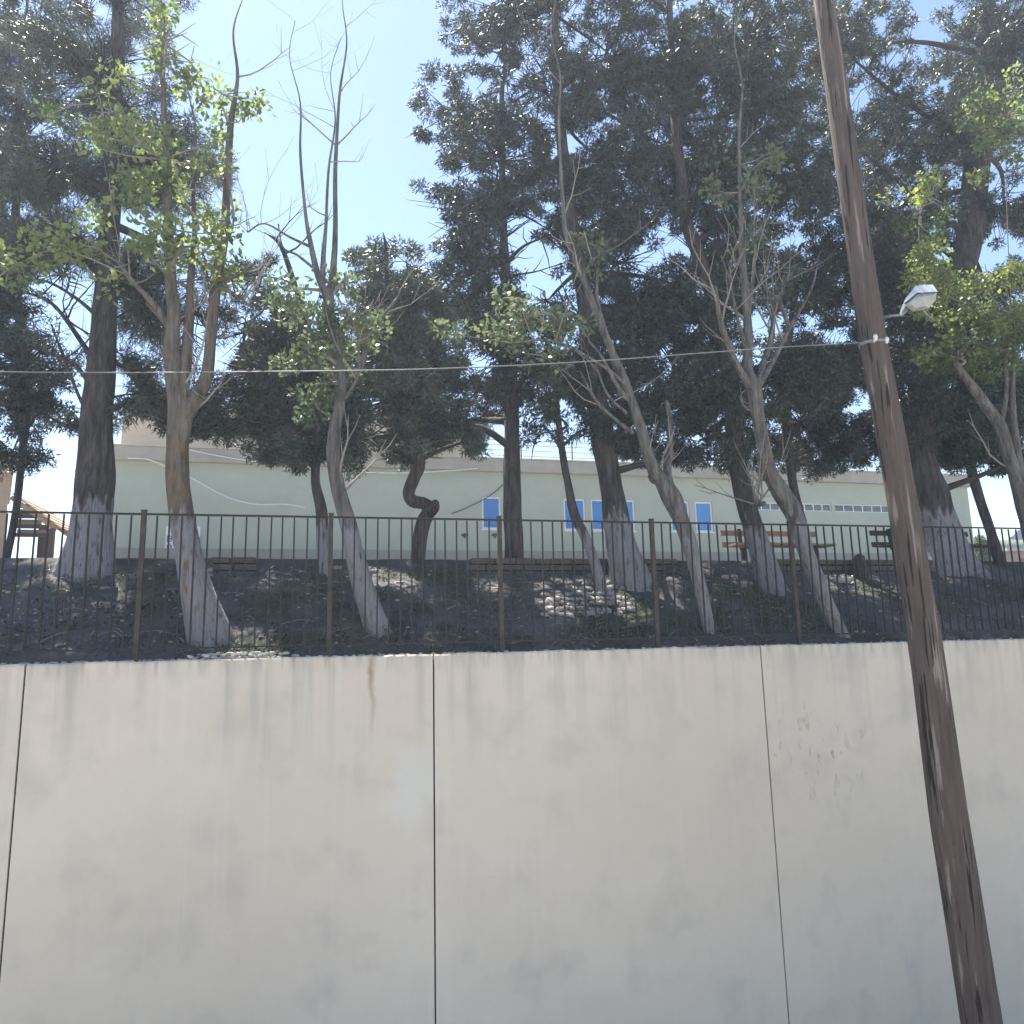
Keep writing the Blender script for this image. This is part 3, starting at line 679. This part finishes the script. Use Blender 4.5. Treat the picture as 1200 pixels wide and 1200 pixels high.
# ---- dark conifers (behind)
tree('pine_tree', 'thin dark conifer at the left edge in front of the tan house', (8, 652), [(8, 652, 9), (18, 600, 8), (25, 540, 8), (30, 490, 9), (28, 420, 9), (20, 330, 8), (20, 200, 7), (25, 60, 5)],
     [(25, 440, 62, 75, 1.3), (10, 360, 50, 50, 1.2), (60, 415, 40, 40, .9), (22, 535, 40, 18, 1.1), (45, 530, 18, 22, .7), (78, 500, 20, 12, .8), (20, 495, 30, 20, .3), (5, 300, 50, 40, .8), (20, 180, 60, 90, .9), (-30, 60, 90, 90, .9)], M['bark_dark'], M['conifer_black'], M['twig_dark'], twigs=8, seed=21, Yb=13.5)
tree('pine_tree', 'massive dark pine with whitewashed foot at the left', (103, 668), [(103, 672, 54), (107, 640, 46), (108, 600, 42), (111, 560, 38), (113, 520, 35), (118, 440, 31), (124, 350, 26), (129, 262, 22), (134, 150, 18), (138, 20, 12), (140, -80, 6)],
     [(230, 380, 40, 60, .7, .8), (215, 480, 50, 20, .9, .8), (270, 330, 40, 50, .8, .8), (130, 480, 22, 14, .8), (30, 280, 60, 30, .9), (70, 330, 45, 40, .5), (60, 400, 45, 30, .35), (150, 470, 25, 22, .8), (160, 430, 30, 30, .9, .6), (80, 290, 60, 30, .8), (160, 330, 50, 40, .9, .8), (175, 380, 40, 40, .8, .8), (70, 200, 70, 50, .9), (190, 190, 70, 60, 1, .6), (120, 90, 100, 60, .9), (130, -20, 90, 60, .9)],
     M['bark_dark'], M['pine'], M['twig_dark'], (108, 588), spec='pine', seed=22, dens=1.5, twigs=26, flute=.25,
     extra=[[(120, 440, 7), (95, 400, 6), (60, 355, 4), (20, 340, 3)], [(118, 470, 6), (90, 430, 5), (60, 415, 3), (30, 400, 2)], [(112, 500, 5), (95, 470, 4), (75, 420, 3), (60, 380, 2)], [(128, 420, 6), (150, 435, 4), (165, 450, 3)], [(126, 330, 8), (90, 300, 5), (40, 280, 3)], [(124, 380, 6), (90, 350, 4), (55, 330, 3), (20, 325, 2)]])
tree('conifer_tree', 'slim conifer with thin grey trunk left of the curved whitewashed tree', (380, 672), [(381, 675, 15), (379, 640, 15), (377, 600, 14), (370, 565, 11), (371, 530, 10), (374, 480, 10), (370, 420, 9), (350, 350, 7), (330, 290, 5)],
     [(300, 440, 60, 40, 1.2), (330, 380, 40, 40, .8), (400, 470, 40, 50, 1.1), (290, 470, 70, 38, 1.3), (350, 500, 60, 38, 1.2), (330, 535, 45, 16, .9), (240, 460, 30, 34, 1), (285, 400, 42, 52, 1.1), (350, 430, 55, 50, 1), (300, 330, 28, 42, 1), (205, 490, 26, 12, .7), (255, 500, 40, 15, 1), (395, 530, 30, 18, .7)],
     M['bark_dark'], M['conifer'], M['twig_dark'], (377, 610), twigs=8, seed=23)
tree('conifer_tree', 'conifer with a crooked hooked trunk in the middle left', (490, 658), [(489, 662, 17), (492, 635, 17), (497, 612, 17), (504, 597, 15), (497, 590, 14), (484, 587, 14), (479, 577, 13), (485, 560, 14), (491, 543, 14), (485, 520, 11), (474, 490, 9), (465, 430, 8), (455, 350, 6), (452, 290, 4)],
     [(400, 400, 30, 50, .9), (470, 390, 50, 50, 1), (470, 530, 60, 14, .7), (465, 475, 80, 45, 1.3), (440, 410, 60, 55, 1.1), (505, 430, 50, 55, 1.2), (455, 345, 42, 45, 1), (450, 300, 38, 30, 1), (490, 330, 34, 34, .9), (520, 500, 50, 28, 1.2), (430, 520, 45, 22, .9), (550, 520, 26, 18, .8), (500, 360, 45, 45, 1)],
     M['bark_dark'], M['conifer_pale'], M['twig_dark'], seed=24, extra=[[(501, 603, 15), (508, 596, 13), (510, 589, 9)]])
tree('conifer_tree', 'conifer with a straight black trunk left of the blue windows', (601, 656), [(602, 660, 23), (601, 620, 22), (600, 560, 20), (600, 505, 18), (598, 430, 15), (594, 350, 12), (590, 262, 9), (588, 120, 6)],
     [(570, 250, 90, 40, 1), (640, 285, 40, 40, .6), (520, 510, 30, 22, .8), (575, 400, 65, 65, 1.2), (570, 470, 60, 40, 1.2), (560, 330, 55, 50, 1.1), (640, 440, 45, 50, 1.1), (545, 285, 60, 30, 1), (500, 340, 30, 40, .9), (590, 200, 80, 60, .9), (540, 140, 60, 60, .8), (600, 40, 80, 80, .8)],
     M['bark_dark'], M['conifer_black'], M['twig_dark'], twigs=8, seed=25)
tree('conifer_tree', 'big leaning pine with whitewashed foot in front of the blue windows', (740, 685), [(741, 690, 42), (733, 660, 36), (724, 620, 30), (718, 580, 27), (711, 540, 26), (703, 495, 26), (695, 440, 24), (688, 370, 21), (676, 300, 18), (668, 250, 16), (655, 130, 12), (650, 0, 7)],
     [(730, 260, 70, 40, 1), (690, 510, 40, 18, .4), (740, 530, 40, 16, .8), (780, 180, 70, 50, 1), (760, 400, 75, 75, 1.2), (770, 490, 75, 45, 1.2), (720, 320, 55, 55, 1), (790, 340, 50, 45, 1.1), (640, 360, 35, 40, .6), (700, 450, 50, 60, 1), (790, 535, 30, 14, .7), (700, 200, 80, 50, 1), (640, 120, 70, 60, .9), (720, 80, 80, 70, .9)],
     M['bark_dark'], M['conifer_black'], M['twig_dark'], (724, 600), twigs=8, seed=26, flute=.2)
tree('conifer_tree', 'thin bent sapling trunk crossing the blue windows', (706, 692), [(706, 696, 14), (699, 665, 12), (686, 630, 11), (673, 602, 11), (665, 565, 9), (659, 530, 8), (654, 490, 7), (650, 440, 5)],
     [(650, 490, 45, 30, .5), (630, 515, 28, 25, .35), (685, 510, 22, 22, .4), (640, 450, 30, 25, .7)], M['bark_dark'], M['conifer'], M['twig_dark'], (686, 625), seed=27)
tree('conifer_tree', 'leaning whitewashed conifer at the left end of the brown bench', (905, 690), [(906, 694, 30), (897, 665, 27), (886, 630, 24), (876, 595, 22), (868, 560, 21), (862, 520, 20), (858, 480, 19), (850, 420, 18), (836, 350, 17), (815, 290, 15), (803, 250, 14), (790, 120, 10), (785, 0, 6)],
     [(840, 270, 70, 40, 1), (930, 230, 60, 50, 1), (895, 525, 50, 20, 1), (850, 540, 60, 10, .8), (900, 130, 70, 60, 1), (700, -20, 90, 50, 1), (850, 460, 70, 60, 1.2), (830, 380, 55, 60, 1), (880, 320, 60, 50, .9), (820, 520, 40, 22, .8), (850, 200, 90, 60, 1), (800, 90, 80, 70, .9), (900, 60, 90, 80, .9), (940, 440, 50, 60, 1.1)],
     M['bark_dark'], M['conifer'], M['twig_dark'], (885, 612), twigs=8, seed=28, flute=.15)
tree('conifer_tree', 'slender conifer trunk close beside the whitewashed forked tree', (955, 680), [(957, 684, 13), (948, 650, 12), (938, 610, 11), (930, 570, 10), (924, 530, 10), (920, 480, 9), (925, 400, 7), (935, 300, 5)],
     [(940, 500, 65, 42, 1.3), (960, 430, 60, 50, 1.2), (1000, 520, 50, 35, 1.2), (960, 545, 40, 12, .8), (990, 350, 55, 50, .9), (940, 340, 45, 50, .8), (970, 300, 60, 40, .8)],
     M['bark_dark'], M['conifer_black'], M['twig_dark'], seed=29, Yb=11.6)
tree('pine_tree', 'thick swelling pine trunk half hidden behind the timber pole', (1108, 665), [(1112, 672, 62), (1103, 645, 54), (1096, 615, 48), (1088, 585, 42), (1079, 555, 38), (1076, 520, 34), (1085, 450, 32), (1108, 380, 32), (1126, 320, 31), (1138, 262, 30), (1150, 120, 22), (1160, -40, 12)],
     [(1010, 290, 50, 50, 1), (1000, 420, 40, 40, .9), (990, 70, 80, 60, 1), (1090, 360, 60, 50, 1), (1170, 250, 60, 40, .9), (1190, 540, 30, 14, .8), (1090, 490, 75, 55, 1.3), (1060, 420, 55, 55, 1.1), (1130, 520, 60, 35, 1.2), (1050, 530, 40, 22, 1.1), (1150, 440, 60, 60, 1.1), (1050, 330, 50, 50, .9), (1060, 250, 70, 50, 1), (1100, 150, 90, 70, .9), (1180, 60, 90, 90, .9), (1180, 350, 50, 50, .8), (1000, 180, 70, 70, .9)],
     M['bark_dark'], M['conifer'], M['twig_dark'], (1096, 600), twigs=8, seed=30, flute=.15)
tree('conifer_tree', 'thin dark leaning conifer trunk at the right corner of the green building', (1172, 662), [(1174, 668, 13), (1163, 630, 12), (1151, 595, 11), (1141, 560, 11), (1133, 525, 10), (1130, 480, 8), (1135, 420, 6)],
     [(1150, 500, 55, 40, 1.2), (1110, 535, 40, 14, .9), (1180, 470, 50, 50, 1.1), (1160, 545, 22, 10, .6)], M['bark_dark'], M['conifer'], M['twig_dark'], seed=31)
# ---- broadleaved trees in front
tree('lime_tree', 'forked tree with rust coloured lichen and whitewashed foot, second from left', (243, 748), [(247, 753, 46), (238, 720, 38), (228, 685, 33), (219, 645, 29), (212, 605, 27), (208, 560, 25), (208, 520, 24), (211, 485, 26), (205, 450, 20), (200, 410, 17), (204, 370, 15), (200, 325, 13), (197, 262, 11), (195, 180, 8), (190, 80, 5)],
     [(215, 295, 55, 28, 1.1, -.3), (150, 285, 38, 26, 1.1, -.3), (180, 270, 90, 22, .8), (130, 320, 16, 26, .7, -.3), (60, 285, 60, 25, .9), (20, 315, 40, 35, .6), (200, 200, 80, 50, .7), (190, 60, 70, 60, .7), (262, 120, 40, 50, .6), (255, 320, 18, 16, .5), (110, 130, 60, 50, .5)],
     M['bark_lichen'], M['leaf_light'], M['twig_grey'], (212, 602), spec='leaf', seed=41, flute=.12, twigs=26,
     extra=[[(214, 490, 22), (230, 465, 18), (242, 440, 15), (247, 395, 13), (252, 340, 13), (260, 290, 12), (264, 255, 10), (270, 150, 7)], [(212, 470, 16), (218, 420, 14), (222, 370, 11), (224, 320, 8), (228, 270, 6), (226, 210, 4)], [(202, 390, 9), (185, 362, 8), (165, 340, 6), (150, 325, 4), (135, 300, 3)], [(207, 400, 7), (190, 375, 5), (172, 355, 4)], [(253, 335, 6), (275, 345, 4), (295, 360, 3)], [(250, 330, 6), (280, 322, 4), (296, 310, 2)]])
tree('lime_tree', 'curved whitewashed tree with bare upright shoots against the open sky', (440, 738), [(444, 744, 30), (436, 720, 27), (426, 690, 25), (416, 650, 22), (407, 610, 19), (397, 575, 17), (391, 540, 16), (391, 510, 15), (397, 475, 13), (400, 440, 11), (391, 405, 11), (386, 365, 12), (385, 340, 12)],
     [(360, 370, 42, 30, .8), (345, 420, 40, 30, .7), (385, 425, 38, 28, .8), (365, 455, 30, 20, .9), (420, 380, 30, 40, .5), (340, 345, 22, 18, .6), (395, 340, 22, 22, .4), (370, 480, 30, 14, .3)],
     M['bark_grey'], M['leaf_mid'], M['twig_grey'], (404, 612), spec='leaf', seed=42, dens=.75, twigs=38,
     extra=[[(384, 350, 10), (372, 320, 8), (364, 285, 6), (358, 250, 4), (352, 180, 3)], [(386, 350, 10), (391, 310, 8), (393, 265, 6), (393, 200, 5), (398, 110, 3)], [(378, 335, 7), (379, 300, 6), (382, 262, 4), (385, 200, 3)], [(398, 455, 7), (425, 425, 6), (430, 395, 5), (445, 375, 4), (465, 350, 3)], [(402, 470, 5), (420, 440, 4), (420, 400, 3)], [(380, 325, 4), (350, 300, 3), (332, 290, 2), (326, 262, 2)], [(366, 290, 4), (340, 278, 3), (310, 262, 2), (290, 272, 2)], [(388, 400, 5), (400, 385, 4), (410, 360, 2)]])
tree('lime_tree', 'thin forked tree leaning left with sawn stub in front of the right blue windows', (830, 740), [(832, 745, 14), (824, 705, 15), (815, 665, 16), (806, 632, 18), (796, 605, 18), (786, 582, 21), (774, 562, 16), (764, 545, 14), (755, 515, 12), (744, 480, 11), (733, 450, 11), (718, 415, 9), (700, 370, 8), (683, 325, 7), (668, 290, 6), (661, 255, 5), (655, 150, 3)],
     [(620, 375, 48, 22, .9), (655, 385, 34, 22, .9), (580, 390, 30, 16, .6), (640, 420, 30, 14, .4), (690, 290, 30, 26, .4), (600, 355, 30, 14, .4), (520, 395, 30, 16, .3)],
     M['bark_grey'], M['leaf_mid'], M['twig_grey'], (806, 620), spec='leaf', seed=43, twigs=16,
     extra=[[(787, 580, 15), (782, 555, 10), (785, 520, 8), (785, 490, 6), (781, 470, 5)], [(742, 508, 5), (722, 492, 4), (703, 475, 4), (690, 455, 3), (680, 435, 2)], [(735, 468, 6), (722, 450, 5), (705, 418, 3), (690, 400, 3)], [(720, 425, 6), (710, 390, 5), (700, 350, 4), (700, 315, 3)], [(735, 485, 4), (712, 462, 3), (697, 425, 2)], [(683, 322, 4), (700, 300, 3), (722, 290, 2)], [(738, 456, 5), (708, 430, 4), (650, 400, 3), (600, 402, 2)], [(775, 566, 7), (766, 563, 8), (762, 558, 6)]])
tree('lime_tree', 'grey forked tree with bare upright limbs and whitewashed leaning trunk left of the pole', (985, 743), [(989, 748, 16), (972, 715, 17), (957, 680, 18), (944, 645, 18), (932, 605, 20), (916, 578, 20), (903, 555, 17), (895, 525, 15), (888, 490, 14), (883, 455, 17), (876, 435, 13), (877, 400, 11), (874, 350, 9), (870, 300, 7), (868, 255, 5), (866, 160, 4)],
     [(880, 285, 28, 20, .5), (900, 265, 40, 18, .4), (920, 330, 30, 30, .15), (870, 200, 50, 40, .4)],
     M['bark_grey'], M['leaf_mid'], M['twig_grey'], (932, 608), spec='leaf', seed=44, twigs=40,
     extra=[[(880, 455, 11), (865, 430, 8), (852, 400, 7), (843, 370, 6), (838, 335, 5)], [(884, 460, 11), (895, 425, 8), (905, 390, 6), (905, 340, 4)], [(886, 458, 8), (905, 425, 6), (925, 385, 5), (950, 340, 3), (958, 310, 2)], [(878, 420, 6), (866, 380, 4), (855, 330, 3), (845, 300, 2)], [(876, 380, 5), (882, 330, 4), (886, 280, 3)], [(842, 350, 4), (832, 340, 3), (820, 325, 2)], [(895, 590, 6), (885, 592, 5)], [(925, 383, 4), (915, 350, 3), (925, 320, 2)]])
tree('lime_tree', 'tree with bright sunlit leaves leaning in from the right edge', (1220, 655), [(1226, 690, 26), (1214, 640, 24), (1204, 600, 20), (1194, 565, 17), (1182, 535, 15), (1172, 500, 14), (1150, 468, 12), (1133, 445, 9), (1120, 425, 7), (1105, 380, 5), (1090, 330, 3)],
     [(1085, 310, 26, 26, 1.2, -.6), (1100, 350, 35, 28, .9, -.5), (1130, 380, 45, 30, 1, -.3), (1175, 370, 40, 35, 1.1, -.5), (1190, 320, 26, 24, 1.2, -.6), (1110, 420, 45, 22, .8), (1170, 420, 40, 25, .8), (1150, 330, 30, 25, .6), (1195, 380, 30, 40, 1, -.6), (1180, 150, 60, 70, .9, -.5), (1080, 240, 50, 40, .5)],
     M['bark_grey'], M['leaf_light'], M['twig_grey'], None, spec='leaf', seed=45, twigs=8, Yb=9.6,
     extra=[[(1196, 570, 12), (1192, 530, 9), (1188, 490, 7), (1187, 450, 5), (1190, 390, 3)], [(1172, 500, 7), (1180, 460, 5), (1178, 420, 4), (1185, 360, 3)], [(1120, 425, 5), (1110, 390, 4), (1085, 370, 3)]])

# ------------------------------------------------------------------ grass, weeds and litter on the bank
g = np.random.default_rng(77); pts = []
for k_ in range(900):
    p = ground_at(g.uniform(-20, 1220), g.uniform(664, 768)); pts.append(p)
pts = np.array(pts); leaves('dry_litter', M['litter'], None, pts, .16, 16, .045, .03, .12, 5, True); prop(bpy.data.objects['dry_litter'], 'fallen leaves and twigs over the bank', 'leaf litter', kind='stuff')
sel = np.array([p for p in pts if noise.noise(Vector(p * .8)) > .0]); sel[:, 2] += .03
o = leaves('grass', M['grass'], None, sel, .12, 22, .10, .008, .35, 6); prop(o, 'thin grass and weeds on the dark bank behind the fence', 'grass', kind='stuff')
sticks = MB(); rs = random.Random(3)
for k_ in range(160):
    p = ground_at(rs.uniform(0, 1200), rs.uniform(670, 765)); a = rs.uniform(0, math.pi); L_ = rs.uniform(.1, .45); d = np.array((math.cos(a), math.sin(a) * .6, math.sin(a) * .25)) * L_
    sticks.tube([p + (0, 0, .02), p + d * .5 + (0, 0, .05), p + d + (0, 0, .03)], [.006, .005, .003], 4)
prop(sticks.build('sticks', M['twig_grey']), 'dry sticks lying over the bank', 'sticks', kind='stuff')
def shrub(px, py, rx, ry, Y, m, label):
    c = at(px, py, Y); s_ = Y / F; e = empty('shrub', (c[0], Y, height(c[0], Y, False)), label, 'shrub'); g = np.random.default_rng(int(px)); nC = 60
    d = g.normal(size=(nC, 3)); d /= np.linalg.norm(d, axis=1)[:, None]; C = c + d * (g.random(nC) ** .5)[:, None] * np.array((rx * s_, rx * s_, ry * s_))
    tb = MB(); z0 = np.array((c[0], Y, height(c[0], Y, False) - .05))
    for p in C[::6]: tb.tube([z0, (z0 + p) / 2 + (0.03, 0, .05), p], [.02, .014, .006], 5)
    tb.build('stems', M['twig_dark'], e); leaves('crown', m, e, C, .2, 60, .09, .05, .8, int(px), True)
shrub(1152, 645, 9, 20, 24, M['leaf_mid'], 'low green bush at the right corner of the green building')
shrub(1112, 618, 5, 14, 25.2, M['leaf_mid'], 'small upright green sapling against the right end of the facade')

# ------------------------------------------------------------------ utility pole, lamp, wire
PY = 6.6
def pw(px, py): return at(px, py, PY)
pb = pw(1190, 1330); 
prof = [(1199, 1390, 47), (1163, 1150, 44), (1133, 1030, 42.5), (1109, 937, 41), (1083.5, 750, 37), (1063, 620, 34), (1042, 500, 31.5), (1023, 400, 30), (1003, 262, 27.5), (984, 130, 25), (965, 0, 22.5), (955, -70, 21)]
prof = sorted([(1109 + (py - 937) * .158 if py > 937 else px, py, w) for px, py, w in prof], key=lambda t: -t[1])
P = [np.append(pw(a, b_), w * .5 * project(pw(a, b_))[2][0] / F) for a, b_, w in prof]
d_ = P[0][:3] - P[1][:3]; k_ = (FZ - .2 - P[0][2]) / d_[2]; P = [np.append(P[0][:3] + d_ * k_, P[0][3] * 1.05)] + P
Cc = catmull(P, 10)
pole = empty('utility_pole', (P[0][0], P[0][1], FZ), 'tall leaning weathered brown timber utility pole in front of the wall', 'utility pole')
mb = MB(); ncol = 28; ring = []
for k, c in enumerate(Cc):
    base_ = len(mb.v)
    for j in range(ncol):
        a = 2 * math.pi * j / ncol; r_ = c[3] * (1 + .035 * noise.noise(Vector((math.cos(a) * 1.5, math.sin(a) * 1.5, c[2] * .5))) - .09 * max(0, noise.noise(Vector((math.cos(a) * 5, math.sin(a) * 5, c[2] * .55 + 4))) - .18) * 3)
        mb.v.append((c[0] + r_ * math.cos(a), c[1] + r_ * math.sin(a), c[2]))
    if k:
        for j in range(ncol): x_ = base_ - ncol + j; y_ = base_ - ncol + (j + 1) % ncol; mb.f.append((x_, y_, y_ + ncol, x_ + ncol))
mb.f.append(tuple(len(mb.v) - ncol + j for j in range(ncol))); mb.sm = True
mb.build('shaft', M['pole'], pole, origin=P[0][:3])
for (px, py) in ((1016, 403), (1029, 406)):
    q = pw(px, py) - np.array((0, .13, 0)); MB().tube([q + (0, .03, -.02), q, q + (0, -.005, .03), q + (0, 0, .05)], [.012, .02, .024, .012], 10).build('insulator', M['insul'], pole)
q = pw(1023, 404); rp = 15.4 * project(q)[2][0] / F + .004
MB().tube([q + (0, 0, -.012), q + (0, 0, .012)], [rp, rp], 24).build('strap', M['galv'], pole)
# street lamp
lp = empty('street_lamp', pw(1078, 352), 'unlit box shaped lamp head with white lid on a bracket beside the pole', 'street lamp')
LY = PY - .1
def lw(px, py, y=0): return at(px, py, LY + y)
mb = MB(); Fr = [(1058.5, 356), (1074.5, 343.2), (1099, 341.8)]; Bk = [(1061, 350), (1073, 334.8), (1093, 333.4)]
mb.v = [tuple(lw(x, y, -.03)) for x, y in Fr] + [tuple(lw(x, y, .06)) for x, y in Bk] + [tuple(lw(1063, 354, .2)), tuple(lw(1077, 341, .2)), tuple(lw(1096, 340, .2))]
mb.f = [(0, 1, 4, 3), (1, 2, 5, 4), (3, 4, 7, 6), (4, 5, 8, 7), (0, 3, 6), (2, 8, 5), (0, 6, 7, 1), (1, 7, 8, 2)]
mb.build('lid', M['lamp_lid'], lp, smooth=False)
mb = MB(); Gl = [(1060.5, 357), (1075.3, 344.4), (1098, 343), (1096.5, 352), (1088, 361.5), (1069, 365.5)]
mb.v = [tuple(lw(x, y, -.01)) for x, y in Gl] + [tuple(lw(1078 + (x - 1078) * .6, 354 + (y - 354) * .6, -.07)) for x, y in Gl] + [tuple(lw(1080 + (x - 1080) * .8, 353 + (y - 353) * .8, .14)) for x, y in Gl]
for i in range(6): j = (i + 1) % 6; mb.f += [(i, j, j + 6, i + 6), (j, i, i + 12, j + 12)]
mb.f += [(6, 7, 8, 9, 10, 11), (17, 16, 15, 14, 13, 12)]
mb.build('bowl', M['lamp_glass'], lp, smooth=False, bevel=.004)
MB().box(lw(1081, 345.2, -.075), (.012, .012, .03)).build('latch', M['galv'], lp)
MB().tube([pw(1036, 372), lw(1046, 370, .06), lw(1057, 369, 0), lw(1062, 363, .02)], [.016, .016, .016, .02], 8).build('arm', M['galv'], lp)
MB().tube([lw(1055, 369, 0), lw(1056.5, 363.5, -.01), lw(1060, 357, -.02)], [.012, .014, .018], 8).build('bracket', M['lamp_lid'], lp)
MB().tube([lw(1081, 362, 0), lw(1086, 369, .05), lw(1095, 376, .1)], [.012, .012, .01], 8).build('stay', M['galv'], lp)
# overhead wire
cable('overhead_wire', [(1022, 401), (975, 403.5), (900, 408), (800, 415.5), (700, 423), (600, 428.5), (500, 432.5), (400, 434.5), (300, 435.5), (200, 436.5), (100, 436.5), (0, 435.5), (-150, 431)], [PY - .14, 6.5, 6.55, 6.6, 6.65, 6.7, 6.75, 6.8, 6.85, 6.9, 6.95, 7, 7.1], .0055, M['cable_grey'], 'thin grey overhead wire crossing in front of the trees to the pole', 'wire')

# ------------------------------------------------------------------ air: thin volume added to lift the blacks like lens glare
hz = MB().span((-60, -30, -16), (75, 190, 16)).build('glare_haze', M['asphalt']); hz.data.materials.clear()
hm = bpy.data.materials.new('glare_air'); hm.use_nodes = True; hn = hm.node_tree.nodes; hn.remove(hn['Principled BSDF'])
pv = hn.new('ShaderNodeVolumePrincipled'); pv.inputs['Color'].default_value = (.74, .84, 1, 1); pv.inputs['Density'].default_value = .0022; pv.inputs['Anisotropy'].default_value = .3
hm.node_tree.links.new(pv.outputs[0], hn['Material Output'].inputs['Volume']); hz.data.materials.append(hm); prop(hz, kind='stuff')
print('TRIS', sum(len(o.data.polygons) for o in bpy.data.objects if o.type == 'MESH'))
